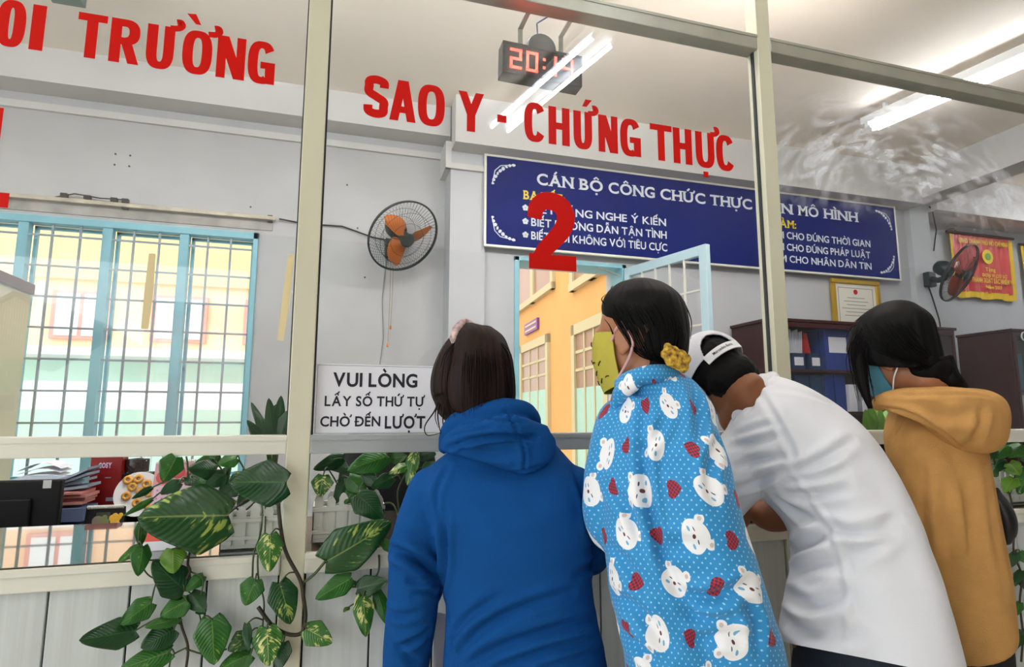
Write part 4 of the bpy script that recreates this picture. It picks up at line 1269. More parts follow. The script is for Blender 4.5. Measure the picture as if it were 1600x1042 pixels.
# black box with a tea jar on it
Y = 1.34; jx = atY(212, 760, Y).x; jz = atY(212, 738, Y).z
tag(obj('black_box', MB().box(jx - .036, jx + .055, Y - .05, Y + .06, ZD, jz - .0015), M['black'], bev=.002), 'upright black box standing under the tea jar beside red box', 'box')
t = thing('tea_jar', 'clear lidded jar of dark tea on black box behind the cookie dish', 'jar', (jx, Y, jz))
b = MB(); b.lathe([(.0, 0), (.046, .001), (.048, .01), (.048, .06), (.04, .07), (.04, .085), (0, .086)], (jx, Y, jz), n=28); obj('jar_glass', b, M['glass'], t, smooth=.7)
b = MB(); b.lathe([(0, 0), (.042, 0), (.042, .05), (0, .055)], (jx, Y, jz + .003), n=24); obj('tea_leaves', b, mat('dark tea', rgb(46, 34, 34), .8, bump=1, bump_scale=200), t)
yl = atY(191, 760, 1.36).x - .004
tag(obj('brown_box', MB().box(yl - .006, yl + .010, 1.36, 1.40, ZD, jz - .03), mat('olive brown card', rgb(92, 74, 40), .5), bev=.002), 'narrow olive brown carton squeezed between red box and black box', 'box')
# cookie dish leaning on the box
ax_ = V((0, -1, .25)).normalized(); cz = atY(217, 772, 1.24)
t = thing('cookie_dish', 'round white dish with golden cookies propped beside pink calendar', 'dish', (cz.x, 1.24, cz.z))
RD = .085; b = MB(); b.lathe([(0, -.004), (RD * .8, -.003), (RD * .98, .005), (RD, .007), (RD * .9, .006), (RD * .78, .002), (0, .001)], cz, ax_, 36); obj('dish_plate', b, M['white'], t, smooth=.6)
for k, (u, v) in enumerate(((-.004, .034), (.012, .022), (-.012, .016), (.004, .004), (.018, .002), (-.02, -.004), (.0, -.02), (.018, -.024), (-.022, .032))):
    p = cz + V((u * 2, 0, 0)) + V((0, .25, 1)).normalized() * v * 1.7 + ax_ * .008
    b = MB(); b.torus(p, .0115, .006, ax_, 16, 8); obj('cookie', b, mat('cookie', rgb(206, 150, 62), .7) if k == 0 else bpy.data.materials['cookie'], t, smooth=3.2)
b = MB(); b.box(cz.x - .05, cz.x + .05, 1.245, 1.285, ZD, cz.z - RD * .9); obj('dish_rest', b, M['black'], t)
# pink tent calendar near the planter
Y = .075; qx0, qx1 = atY(229, 800, Y).x, atY(300, 800, Y).x; zt = atY(240, 722, Y + .045).z
t = thing('desk_calendar', 'pink desk calendar with salmon base partly behind the biggest leaf', 'calendar', ((qx0 + qx1) / 2, Y, ZT))
A0 = V((qx0, Y, ZT)); uY = V((0, .045, zt - ZT)); hC = uY.length
CF = frameM(A0, V((1, 0, 0)), uY); wC = qx1 - qx0
def cpart(nm, u0, u1, v0, v1, mm, d=.0006, dz=0.0): obj(nm, MB().box(u0 * wC, u1 * wC, v0 * hC, v1 * hC, dz, dz + d, CF), mm, t)
cpart('card_front', 0, 1, 0, .98, mat('pink card', rgb(228, 170, 178), .6), .0015)
cpart('salmon_base', 0, 1, .10, .42, mat('salmon card', rgb(226, 92, 72), .6), .0006, .0016)
cpart('white_foot', 0, 1, 0, .10, M['paper'], .0006, .0016)
cpart('month_sheet', .04, .96, .44, .72, mat('pale pink sheet', rgb(234, 206, 222), .6), .0006, .0016)
b = MB()
for i in range(7):
    for j in range(5): b.box((.10 + i * .12) * wC, (.14 + i * .12) * wC, (.47 + j * .047) * hC, (.49 + j * .047) * hC, .0023, .0026, CF)
obj('date_marks', b, mat('pink print', rgb(206, 130, 160), .6), t)
b = MB()
for i in range(5): b.lathe([(.016, 0), (.012, .0012), (0, .0014)], CF @ V((.02 + i * .028, hC * (.82 + .06 * (i % 2)), .0016)), CF.to_3x3() @ V((0, 0, 1)), 12)
obj('flower_photo', b, mat('rose photo', rgb(206, 90, 96), .6), t)
b = MB(); b.poly([V((qx0, Y + .09, ZT)), V((qx0, Y + .0915, ZT)), V((qx0, Y + .0465, zt)), V((qx0, Y + .045, zt))], (wC, 0, 0)); obj('card_back', b, M['white'], t)
b = MB()
for k in range(18): b.torus((qx0 + .006 + (wC - .012) * k / 17, Y + .045, zt), .005, .0011, (1, 0, 0), 10, 5)
obj('spiral_binding', b, M['aluw'], t)

# ------------------------------------------------------------------ white picket planters with golden pothos
M['plastic'] = mat('white planter plastic', rgb(222, 226, 220), .4, noise_amt=.06, noise_scale=12)
M['soil'] = mat('soil', rgb(52, 40, 32), .9, bump=1, bump_scale=80)


def planter(x0, x1, y0, y1, zb, zt, label, tall=.035):
    t = thing('planter_box', label, 'planter', ((x0 + x1) / 2, (y0 + y1) / 2, zb))
    th = .004; b = MB()
    b.box(x0, x1, y0, y0 + th, zb, zt); b.box(x0, x1, y1 - th, y1, zb, zt); b.box(x0, x0 + th, y0, y1, zb, zt); b.box(x1 - th, x1, y0, y1, zb, zt); b.box(x0, x1, y0, y1, zb, zb + .004)
    obj('trough', b, M['plastic'], t, bev=.001)
    n = max(3, round((x1 - x0) / .028)); st = (x1 - x0) / n
    for k in range(n):
        c = x0 + st * (k + .5); w = st * .36; h = zt + tall * (1 if k % 2 == 0 else .75)
        for yy in (y0 - .003, y1):
            b = MB(); b.poly([V((c - w, yy, zb + .012)), V((c + w, yy, zb + .012)), V((c + w, yy, h - .012)), V((c + w * .5, yy, h - .003)), V((c, yy, h)), V((c - w * .5, yy, h - .003)), V((c - w, yy, h - .012))], (0, .003, 0))
            obj('picket', b, M['plastic'], t)
    b = MB(); b.box(x0 - .001, x1 + .001, y0 - .0055, y0 - .003, zb + .022, zb + .030); b.box(x0 - .001, x1 + .001, y0 - .0055, y0 - .003, zt - .012, zt - .004)
    obj('fence_band', b, M['plastic'], t, bev=.0008)
    obj('soil', MB().box(x0 + th, x1 - th, y0 + th, y1 - th, zb + .01, zt - .012), M['soil'], t)
    return t


planter(-.232, -.092, .03, .13, ZT, 1.072, 'white picket planter left of the left post', .03)
planter(-.040, .125, .05, .15, ZT, 1.085, 'white picket planter right of the left post', .03)
pR0, pR1 = atY(1556, 790, .06), atY(1680, 790, .06)
planter(pR0.x, pR0.x + .38, .06, .17, ZT, 1.075, 'white picket planter at the right edge beyond the tan hooded woman', .05)


def leaf_mat(name, c1, c2, cv, thr, rough=.32):
    m = bpy.data.materials.new(name); m.use_nodes = True; nt = m.node_tree; b = nt.nodes['Principled BSDF']
    N = nt.nodes.new; Lk = nt.links.new
    uv = N('ShaderNodeUVMap'); sp = N('ShaderNodeSeparateXYZ'); Lk(uv.outputs[0], sp.inputs[0])
    oi = N('ShaderNodeObjectInfo')

    def mt(op, a, b_=None, c_=None):
        n = N('ShaderNodeMath'); n.operation = op
        for i, v in enumerate((a, b_, c_)):
            if v is None: continue
            if isinstance(v, (int, float)): n.inputs[i].default_value = v
            else: Lk(v, n.inputs[i])
        return n.outputs[0]
    u = mt('SUBTRACT', sp.outputs[0], .5); au = mt('ABSOLUTE', u); v = sp.outputs[1]
    sv = mt('SUBTRACT', v, mt('MULTIPLY', au, .7))                       # constant along a side vein
    cb = N('ShaderNodeCombineXYZ'); Lk(mt('MULTIPLY', sv, 16), cb.inputs[0]); Lk(mt('MULTIPLY', u, 4.2), cb.inputs[1]); Lk(mt('MULTIPLY', oi.outputs['Random'], 57), cb.inputs[2])
    n1 = N('ShaderNodeTexNoise'); n1.inputs['Scale'].default_value = 1; n1.inputs['Detail'].default_value = 6; n1.inputs['Roughness'].default_value = .62; Lk(cb.outputs[0], n1.inputs[0])
    cb2 = N('ShaderNodeCombineXYZ'); Lk(mt('MULTIPLY', u, 3.0), cb2.inputs[0]); Lk(mt('MULTIPLY', v, 2.2), cb2.inputs[1]); Lk(mt('MULTIPLY', oi.outputs['Random'], 31), cb2.inputs[2])
    n2 = N('ShaderNodeTexNoise'); n2.inputs['Scale'].default_value = 1; n2.inputs['Detail'].default_value = 2; Lk(cb2.outputs[0], n2.inputs[0])
    k = mt('ADD', mt('MULTIPLY', n1.outputs[0], .55), mt('MULTIPLY', n2.outputs[0], .55))
    mr = N('ShaderNodeMapRange'); mr.inputs[1].default_value = thr; mr.inputs[2].default_value = thr + .035; Lk(k, mr.inputs[0])
    mid = N('ShaderNodeMapRange'); mid.inputs[1].default_value = .022; mid.inputs[2].default_value = .008; Lk(au, mid.inputs[0])
    a = N('ShaderNodeMix'); a.data_type = 'RGBA'; a.inputs[6].default_value = c1; a.inputs[7].default_value = c2; Lk(n2.outputs[0], a.inputs[0])
    b2 = N('ShaderNodeMix'); b2.data_type = 'RGBA'; Lk(mr.outputs[0], b2.inputs[0]); Lk(a.outputs[2], b2.inputs[6]); b2.inputs[7].default_value = cv
    c3 = N('ShaderNodeMix'); c3.data_type = 'RGBA'; Lk(mt('MULTIPLY', mid.outputs[0], .45), c3.inputs[0]); Lk(b2.outputs[2], c3.inputs[6]); c3.inputs[7].default_value = cv
    Lk(c3.outputs[2], b.inputs['Base Color'])
    wv = mt('SINE', mt('MULTIPLY', sv, 75)); bp = N('ShaderNodeBump'); bp.inputs['Strength'].default_value = .16; bp.inputs['Distance'].default_value = .002
    Lk(mt('ADD', wv, mt('MULTIPLY', mid.outputs[0], -2)), bp.inputs['Height']); Lk(bp.outputs[0], b.inputs['Normal'])
    b.inputs['Roughness'].default_value = rough; b.inputs['Specular IOR Level'].default_value = .5
    b.inputs['Transmission Weight'].default_value = 0
    return m


M['leafd'] = leaf_mat('dark leaf', rgb(14, 52, 24), rgb(26, 78, 34), rgb(70, 120, 50), .80)
M['leafm'] = leaf_mat('mid leaf', rgb(30, 82, 26), rgb(48, 112, 34), rgb(130, 160, 60), .68)
M['leafv'] = leaf_mat('variegated leaf', rgb(40, 92, 28), rgb(58, 118, 36), rgb(206, 208, 130), .585)
M['leafb'] = leaf_mat('dark variegated leaf', rgb(16, 56, 22), rgb(30, 84, 32), rgb(150, 168, 76), .625)
M['leafy'] = leaf_mat('young leaf', rgb(70, 120, 30), rgb(104, 146, 44), rgb(170, 180, 90), .72)
M['vine'] = mat('vine stem', rgb(62, 82, 40), .5, noise_amt=.4, noise_scale=40)
M['vineb'] = mat('brown vine stem', rgb(58, 50, 34), .6, noise_amt=.3, noise_scale=40)


def leaf(parent, base, tip, width, m, nrm=None, fold=.16, droop=.12, wav=.02, name='leaf', seed=0):
    base, tip = V(base), V(tip); L = (tip - base).length; d = (tip - base) / L
    n = V(nrm) if nrm is not None else (CAM - (base + tip) / 2).normalized()
    n = (n - d * n.dot(d)).normalized(); s = d.cross(n)
    NU, NV = 14, 18; vs = []; uvs = []; fs = []
    for j in range(NV + 1):
        v = j / NV
        pr = min(1, v / .30) ** .5 * min(1.0, (1 - v) ** .6 * 1.24)
        if j == NV: pr = .004
        for i in range(NU + 1):
            u = 2 * i / NU - 1
            x = u * width / 2 * pr
            y = L * v - .20 * L * math.sin(PI * min(1, abs(x) / (.52 * width))) * (1 - v) ** 4
            z = -fold * abs(x) * (1 - .4 * v) + fold * .35 * width * .5 - droop * L * (v - .35) ** 2 + wav * width * math.sin(v * 9 + u * 3 + seed) * abs(u)
            vs.append(base + d * y + s * x + n * z); uvs.append((u * .5 * (pr ** .3) + .5, v))
    W = NU + 1
    for j in range(NV):
        for i in range(NU): a = j * W + i; fs.append((a, a + 1, a + W + 1, a + W))
    o0 = wloc(parent); me = bpy.data.meshes.new(name); me.from_pydata([p - o0 for p in vs], [], fs); me.materials.append(m)
    ul = me.uv_layers.new(name='UVMap')
    for lp in me.loops: ul.data[lp.index].uv = uvs[lp.vertex_index]
    me.polygons.foreach_set('use_smooth', [True] * len(me.polygons))
    o = bpy.data.objects.new(name, me); _link(o, parent)
    sm = o.modifiers.new('Solidify', 'SOLIDIFY'); sm.thickness = .0006
    return o


def vine_path(pts, Y, off=(0, 0), sc=1.0, n=6):
    out = []
    for k, p in enumerate(pts):
        yy = Y[k] if isinstance(Y, (list, tuple)) else Y
        out.append(atY(off[0] + p[0] * sc, off[1] + p[1] * sc, yy))
    return [V(p) for p in spline([tuple(q) for q in out], n)]


def pothos(label, loc, vines, leaves, off, sc, extra=()):
    t = thing('pothos_plant', label, 'plant', loc)
    P = []
    for pts, Y, r, mm in vines:
        p = vine_path(pts, Y, off, sc); P += p
        b = MB(); b.tube(p, r, 7); obj('stem', b, mm, t, smooth=3.2)
    rs = random.Random(len(leaves))
    for i, (bx_, by_, tx, ty, w, mm, Y) in enumerate(leaves):
        Y0, Y1 = (Y if isinstance(Y, tuple) else (Y, Y - .018))
        bp, tp = atY(off[0] + bx_ * sc, off[1] + by_ * sc, Y0), atY(off[0] + tx * sc, off[1] + ty * sc, Y1)
        dep = (bp - CAM).dot(F_); wm = w * sc * dep / FPX
        nr = (CAM - bp).normalized() + V((rs.uniform(-.35, .35), 0, rs.uniform(-.1, .5)))
        leaf(t, bp, tp, wm, M[mm], nr, rs.uniform(.10, .28), rs.uniform(.05, .3), .03, seed=i)
        q = min(P, key=lambda a: (a - bp).length) if P else bp
        if .006 < (q - bp).length < .16:
            mid = (q + bp) / 2 + V((0, -.006, .010)); b = MB(); b.tube([V(z) for z in spline([tuple(q), tuple(mid), tuple(bp), tuple(bp + (tp - bp) * .04)], 5)], .0016, 6)
            obj('petiole', b, M['vine'], t, smooth=3.2)
    return t


o3, s3 = (0, 690), .3375
pothos('golden pothos trailing down the counter front from the planter left of the post', (-.16, .08, 1.06),
       [([(1240, 215), (1284, 205), (1292, 330), (1308, 450), (1332, 530), (1390, 640), (1405, 720), (1415, 810), (1395, 885), (1330, 890), (1260, 850), (1195, 765)], [.07, .04, -.045, -.05, -.055, -.055, -.055, -.05, -.05, -.05, -.05, -.05], .0042, M['vineb']),
        ([(1200, 215), (1215, 320), (1205, 430), (1175, 520), (1168, 640)], [.06, .02, -.03, -.055, -.05], .002, M['vine']),
        ([(1230, 230), (1225, 440), (1195, 520), (1198, 640), (1222, 740), (1215, 870)], [.06, .0, -.05, -.05, -.045, -.045], .0018, M['vine']),
        ([(1180, 240), (1060, 330), (900, 480), (870, 560), (880, 600), (850, 660), (830, 760), (840, 850), (870, 950), (860, 1060)], [.06, .02, -.02, -.05, -.055, -.05, -.05, -.05, -.05, -.05], .0026, M['vineb']),
        ([(880, 600), (940, 640), (920, 760), (930, 830)], -.05, .0016, M['vine']),
        ([(870, 950), (800, 990), (780, 1060)], -.05, .0016, M['vine']), ([(860, 960), (960, 985), (1050, 960)], -.05, .0018, M['vine']),
        ([(640, 480), (660, 580), (720, 635), (850, 640)], -.055, .0016, M['vine'])],
       [(1055, 345, 636, 352, 335, 'leafb', (-.06, -.10)), (1325, 190, 1062, 185, 235, 'leafd', (-.075, -.10)), (815, 72, 755, 186, 115, 'leafm', (-.03, -.045)),
        (655, 482, 545, 557, 62, 'leafm', -.06), (660, 486, 640, 622, 92, 'leafm', -.07), (655, 380, 650, 490, 60, 'leafm', -.03), (800, 496, 800, 610, 120, 'leafy', -.06), (855, 690, 708, 552, 160, 'leafd', -.06),
        (865, 738, 742, 806, 115, 'leafm', -.065), (700, 745, 556, 846, 112, 'leafm', -.065), (625, 875, 366, 918, 142, 'leafd', (-.06, -.09)), (805, 870, 650, 955, 130, 'leafd', -.055),
        (785, 975, 550, 1054, 122, 'leafm', -.06), (980, 820, 992, 1034, 165, 'leafm', -.06), (1150, 895, 1056, 968, 100, 'leafb', -.05), (1142, 845, 1150, 970, 46, 'leafd', -.06),
        (1236, 862, 1244, 1040, 142, 'leafv', -.065), (1296, 655, 1346, 846, 142, 'leafb', -.065), (1182, 640, 1134, 758, 116, 'leafm', -.065), (1252, 432, 1246, 604, 122, 'leafv', -.07),
        (1418, 866, 1537, 930, 122, 'leafv', -.065), (1312, 930, 1288, 1060, 95, 'leafd', -.045), (1160, 985, 1012, 1052, 118, 'leafm', -.055), (940, 622, 858, 692, 66, 'leafm', -.045),
        (885, 705, 950, 790, 95, 'leafd', -.05), (830, 815, 668, 860, 66, 'leafm', -.07), (950, 775, 905, 795, 40, 'leafm', -.045)],
       o3, s3)
pothos('bushy pothos leaves crowding the opening above the left planter', (-.15, .10, 1.065),
       [([(1100, 250), (1060, 180), (1020, 120), (990, 80)], [.08, .07, .06, .06], .002, M['vine']), ([(1190, 240), (1150, 160), (1110, 90)], [.08, .07, .06], .002, M['vine']), ([(870, 180), (868, 100), (862, 68)], .08, .002, M['vine']), ([(1220, 240), (1130, 320), (1085, 300)], [.08, .04, .04], .002, M['vineb'])],
       [(1000, 130, 870, 120, 100, 'leafd', .05), (1020, 70, 905, 98, 70, 'leafm', .07), (1095, 75, 1010, 105, 80, 'leafm', .06), (1040, 150, 950, 210, 90, 'leafd', .05), (1010, 190, 1070, 110, 70, 'leafm', .08),
        (830, 190, 742, 240, 70, 'leafd', .04), (1090, 200, 1010, 250, 100, 'leafd', .06), (1120, 150, 1060, 190, 60, 'leafb', .05), (870, 160, 935, 200, 80, 'leafd', .07), (1160, 220, 1100, 300, 70, 'leafd', .07), (1260, 230, 1300, 300, 60, 'leafd', .06), (920, 175, 985, 235, 75, 'leafm', .06),
        (700, 215, 610, 265, 36, 'leafd', .06), (700, 270, 570, 345, 34, 'leafm', .05)], o3, s3)
o6, s6 = (460, 690), .375
pothos('variegated pothos spilling over the ledge between left post and blue hoodie', (.04, .1, 1.08),
       [([(300, 250), (345, 330), (350, 440), (350, 540), (300, 600), (240, 605)], [.1, .04, -.02, -.05, -.05, -.05], .0022, M['vine']), ([(350, 540), (300, 640), (285, 690)], -.05, .0016, M['vine']), ([(205, 260), (180, 180), (140, 110)], [.1, .09, .08], .0018, M['vine']),
        ([(300, 250), (300, 150), (330, 70)], [.1, .08, .06], .002, M['vine']), ([(360, 260), (410, 260), (440, 330), (430, 210), (470, 120)], [.1, .07, .05, .05, .05], .0022, M['vine']), ([(30, 592), (80, 555), (128, 500)], [-.05, -.06, -.07], .003, M['vine'])],
       [(132, 500, 404, 340, 200, 'leafb', (-.07, -.09)), (235, 570, 88, 656, 95, 'leafm', -.06), (262, 612, 388, 580, 92, 'leafd', -.055), (285, 645, 300, 816, 92, 'leafv', -.065), (345, 625, 384, 760, 62, 'leafm', -.05),
        (120, 142, 106, 228, 95, 'leafv', .05), (385, 60, 222, 118, 112, 'leafm', .04), (262, 222, 372, 318, 125, 'leafd', .02), (470, 98, 394, 132, 50, 'leafv', .03), (502, 45, 470, 182, 64, 'leafv', .03), (225, 690, 205, 706, 26, 'leafy', -.05),
        (370, 415, 432, 468, 50, 'leafm', -.03), (200, 70, 80, 115, 70, 'leafd', .08), (225, 150, 300, 220, 80, 'leafm', .06), (150, 75, 235, 130, 70, 'leafd', .09), (215, 160, 165, 260, 60, 'leafd', .08), (410, 150, 320, 190, 70, 'leafd', .05), (400, 70, 470, 60, 60, 'leafm', .06), (290, 130, 350, 190, 70, 'leafd', .06), (255, 190, 210, 260, 60, 'leafm', .06), (540, 120, 600, 90, 60, 'leafm', .06), (520, 60, 590, 50, 60, 'leafd', .07)], o6, s6)
oR, sR = (1500, 670), .357
pothos('pothos growing over the picket planter at the right edge', (2.2, .12, 1.06),
       [([(170, 260), (160, 180), (140, 100)], [.1, .06, .04], .0025, M['vine']), ([(220, 330), (235, 240), (250, 150)], [.1, .05, .03], .0025, M['vine']), ([(200, 300), (215, 280), (238, 400), (235, 540), (270, 640), (262, 760), (275, 900), (268, 1020)], [.1, .03, -.03, -.05, -.05, -.05, -.05, -.05], .003, M['vineb'])],
       [(140, 80, 110, 140, 70, 'leafd', .03), (200, 70, 150, 130, 80, 'leafm', .03), (270, 70, 215, 125, 80, 'leafm', .02), (180, 130, 140, 190, 70, 'leafd', .05), (235, 215, 195, 270, 70, 'leafy', .0), (215, 150, 265, 205, 76, 'leafy', .02), (300, 180, 262, 280, 80, 'leafm', .0),
        (170, 60, 215, 100, 70, 'leafd', .06), (245, 540, 225, 600, 45, 'leafd', -.05), (262, 540, 305, 590, 60, 'leafm', -.05), (268, 620, 240, 680, 40, 'leafd', -.05), (275, 650, 315, 720, 60, 'leafd', -.05), (262, 760, 238, 820, 40, 'leafm', -.05), (272, 880, 305, 960, 60, 'leafd', -.05), (120, 160, 165, 210, 70, 'leafm', .06), (290, 110, 330, 160, 70, 'leafd', .04), (268, 900, 245, 960, 36, 'leafd', -.05)], oR, sR)

# plants standing on the worktop further in
def pot_plant(label, px, py, Y, spec, m, pot_r=.04):
    c = atY(px, py, Y); t = thing('potted_plant', label, 'plant', (c.x, Y, ZT))
    b = MB(); b.lathe([(0, 0), (pot_r * .72, 0), (pot_r, .075), (pot_r * 1.06, .075), (pot_r * 1.06, .085), (pot_r * .9, .085), (pot_r * .88, .07), (0, .07)], (c.x, Y, ZT), n=28)
    obj('pot', b, M['dark'], t, smooth=.6)
    for i, (tx, ty, w, fl) in enumerate(spec):
        tp = atY(tx, ty, Y - .02 + .02 * (i % 3)); bp = V((c.x + (tp.x - c.x) * .3, Y, ZT + .12 + .35 * (tp.z - ZT)))
        b = MB(); b.tube([V((c.x, Y, ZT + .06)), (V((c.x, Y, ZT + .06)) + bp) / 2 + V((0, .004, .01)), bp], .0025, 6); obj('stem', b, M['vine'], t)
        leaf(t, bp, tp, w, m, (CAM - bp).normalized() + V((.4 * math.sin(i * 2), 0, .3)), .3, .1, seed=i)
    return t


pot_plant('dark pointed leaves of a potted plant behind the left post', 430, 690, .30, [(386, 656, .035, 0), (398, 640, .035, 0), (392, 628, .03, 0), (420, 622, .04, 0), (440, 618, .045, 0), (388, 668, .03, 0), (452, 640, .06, 0), (405, 650, .04, 0), (430, 632, .05, 0)], M['leafd'])
pot_plant('pale green potted plant between white shirt and tan hood', 1368, 690, .42, [(1352, 640, .05, 0), (1372, 628, .06, 0), (1385, 640, .05, 0), (1360, 632, .05, 0), (1378, 646, .07, 0)], M['leafy'])

p0, p1 = atZ(82, 5, 3.25), atZ(131, 8, 3.25)
tag(obj('ceiling_box', MB().box(p0.x, p1.x, p0.y - .3, p0.y, 3.25, 3.44), mat('grey green metal', rgb(110, 130, 122), .5), bev=.004), 'grey green box fixed to ceiling above the leftmost red letters', 'box')

# ------------------------------------------------------------------ people
_FH = V((math.sin(_y), math.cos(_y), 0))


def atD(x, y, t):
    """the point of a line of sight that stands t metres in front of the photographer, measured level"""
    d = ray(x, y); return CAM + d * (t / d.dot(_FH))


def np_mesh(me):
    v = np.empty(len(me.vertices) * 3); me.vertices.foreach_get('co', v)
    return v.reshape(-1, 3)


def union(mb, voxel, smooth=4, lam=.5):
    """overlapping closed shapes -> one continuous skin"""
    me = bpy.data.meshes.new('u'); me.from_pydata(mb.v, [], mb.f)
    bm = bmesh.new(); bm.from_mesh(me); bmesh.ops.recalc_face_normals(bm, faces=bm.faces); bm.to_mesh(me); bm.free()
    o = bpy.data.objects.new('u', me); COL.objects.link(o)
    m = o.modifiers.new('Remesh', 'REMESH'); m.mode = 'VOXEL'; m.voxel_size = voxel
    dg = bpy.context.evaluated_depsgraph_get(); dg.update()
    r = bpy.data.meshes.new_from_object(o.evaluated_get(dg))
    bpy.data.objects.remove(o); bpy.data.meshes.remove(me)
    relax(r, smooth, lam)
    return r


def relax(r, it, lam=.5):
    v = np_mesh(r); n = len(v)
    e = np.empty(len(r.edges) * 2, int); r.edges.foreach_get('vertices', e); e = e.reshape(-1, 2)
    deg = np.bincount(e.ravel(), minlength=n).astype(float)[:, None] + 1e-9
    for k in range(it):
        for l in (lam, -lam * 1.02 if it > 7 else lam * .0):
            if l == 0: continue
            a = np.zeros_like(v); np.add.at(a, e[:, 0], v[e[:, 1]]); np.add.at(a, e[:, 1], v[e[:, 0]])
            v = v + l * (a / deg - v)
    r.vertices.foreach_set('co', v.ravel()); r.update()


def normals(me):
    n = np.empty(len(me.vertices) * 3); me.vertex_normals.foreach_get('vector', n)
    return n.reshape(-1, 3)


def folds(me, lines, noise_amp=.003, noise_sc=9, seed=0, stretch=(1, 1, 1)):
    """creases in cloth: each line = (points seen in the photo, width m, depth m)"""
    v = np_mesh(me); nr = normals(me)
    bv = BVHTree.FromPolygons([V(p) for p in v], [tuple(p.vertices) for p in me.polygons])
    disp = np.zeros(len(v))
    for pts, wd, am in lines:
        L = []
        for q in spline(pts, 5):
            d = ray(q[0], q[1]).normalized(); h = bv.ray_cast(CAM, d)
            if h[0] is not None and (not L or (np.array(h[0]) - L[-1]).dot(np.array(h[0]) - L[-1]) < .01): L.append(np.array(h[0]))
        if len(L) < 2: continue
        best = np.full(len(v), 9.0); tt = np.zeros(len(v)); N = len(L) - 1
        bb0, bb1 = np.min(L, 0) - 4 * wd, np.max(L, 0) + 4 * wd
        idx = np.where(np.all((v > bb0) & (v < bb1), 1))[0]; vv = v[idx]; bs = np.full(len(idx), 9.0); ts = np.zeros(len(idx))
        for i in range(N):
            a, b = L[i], L[i + 1]; ab = b - a; t = np.clip(((vv - a) @ ab) / (ab @ ab + 1e-12), 0, 1)
            d = np.linalg.norm(vv - (a + t[:, None] * ab), axis=1); m = d < bs
            bs[m] = d[m]; ts[m] = (i + t[m]) / N
        env = np.sin(np.pi * np.clip(ts * .92 + .04, 0, 1)) ** .6
        disp[idx] += am * env * (-np.exp(-(bs / wd) ** 2) + .75 * np.exp(-((bs - 1.9 * wd) / wd) ** 2))
    if noise_amp:
        for i, p in enumerate(v):
            q = V((p[0] * noise_sc * stretch[0] + seed, p[1] * noise_sc * stretch[1], p[2] * noise_sc * stretch[2]))
            disp[i] += noise_amp * (noise.noise(q) + .5 * noise.noise(q * 2.3))
    v = v + nr * disp[:, None]
    me.vertices.foreach_set('co', v.ravel()); me.update()


def place(name, me, m, parent=None, origin=None, label=None):
    o0 = V(origin) if origin is not None else wloc(parent)
    v = np_mesh(me) - np.array(o0); me.vertices.foreach_set('co', v.ravel())
    me.polygons.foreach_set('use_smooth', [True] * len(me.polygons)); me.materials.clear()
    for x in (m if isinstance(m, (list, tuple)) else [m]): me.materials.append(x)
    me.name = name; me.update()
    o = bpy.data.objects.new(name, me); _link(o, parent)
    o.location = o0 - (wloc(parent) if parent is not None else V((0, 0, 0)))
    if label: o['label'] = label
    return o


def sup(c, U, W, a, b, p=2.3, n=44, mod=None):
    out = []
    for k in range(n):
        t = 2 * PI * k / n; ct, st = math.cos(t), math.sin(t)
        r = 1 + (mod(t) if mod else 0)
        out.append(V(c) + V(U) * (a * r * math.copysign(abs(ct) ** (2 / p), ct)) + V(W) * (b * r * math.copysign(abs(st) ** (2 / p), st)))
    return out


def sections(rows, b_scale=1, p=2.3, n=44, shrink=1.0, sub=5, ridge=0, seed=0):
    """rows: (xl, yl, xr, yr, depth, half thickness): two opposite outline points at a depth -> smooth rings"""
    P = []
    for xl, yl, xr, yr, d, b in rows:
        q_ = (atD(xl, yl, d) + atD(xr, yr, d)) / 2; h_ = V((q_.x - CAM.x, q_.y - CAM.y, 0)).normalized()     # face the eye squarely
        ra, rc = ray(xl, yl), ray(xr, yr); k_ = (q_ - CAM).dot(h_)
        a, c = CAM + ra * (k_ / ra.dot(h_)), CAM + rc * (k_ / rc.dot(h_))
        P.append(tuple(a) + tuple(c) + (b,))
    R = [np.array(q) for q in spline(P, sub)]
    C = [V((q[:3] + q[3:6]) / 2) for q in R]
    rings = []
    for i, q in enumerate(R):
        a, c = V(q[:3]), V(q[3:6]); U = (c - a); h = U.length / 2; U = U / (2 * h)
        T = (C[min(i + 1, len(C) - 1)] - C[max(i - 1, 0)]).normalized()
        W = T.cross(U).normalized()
        if ridge:
            i_ = i / len(R)
            md = lambda t, i_=i_: ridge * (noise.noise(V((math.cos(t) * 9 + seed, math.sin(t) * 9, i_ * 1.6))) + .8 * noise.noise(V((math.cos(t) * 24 + seed, math.sin(t) * 24, i_ * 1.2))))
        else: md = None
        rings.append(sup(C[i], U, W, h * shrink, q[6] * shrink * b_scale, p, n, md))
    return rings


def capped(mb, rings, kz=1.0):
    """loft with rounded ends"""
    def end(r0, r1):
        c0 = sum(r0, V((0, 0, 0))) / len(r0); c1 = sum(r1, V((0, 0, 0))) / len(r1); d = (c0 - c1).normalized()
        rad = sum((p - c0).length for p in r0) / len(r0); out = []
        for f, h in ((.9, .12), (.65, .24), (.3, .32)): out.append([c0 + (p - c0) * f + d * rad * h * kz for p in r0])
        return out
    a = end(rings[0], rings[1]); b = end(rings[-1], rings[-2])
    return mb.loft(list(reversed(a)) + rings + b)


def limb(mb, pts, rad, sub=5, n=20, flat=1.0):
    q = spline([tuple(p) + (r,) for p, r in zip(pts, rad)], sub)
    r = MB(); r.tube([V(x[:3]) for x in q], [float(x[3]) for x in q], n, True, flat)
    mb.add(r.v, r.f)
    for x in (q[0], q[-1]): mb.ell(V(x[:3]), (x[3] * .98,) * 3, None, 16, 10)
    return [V(x[:3]) for x in q]


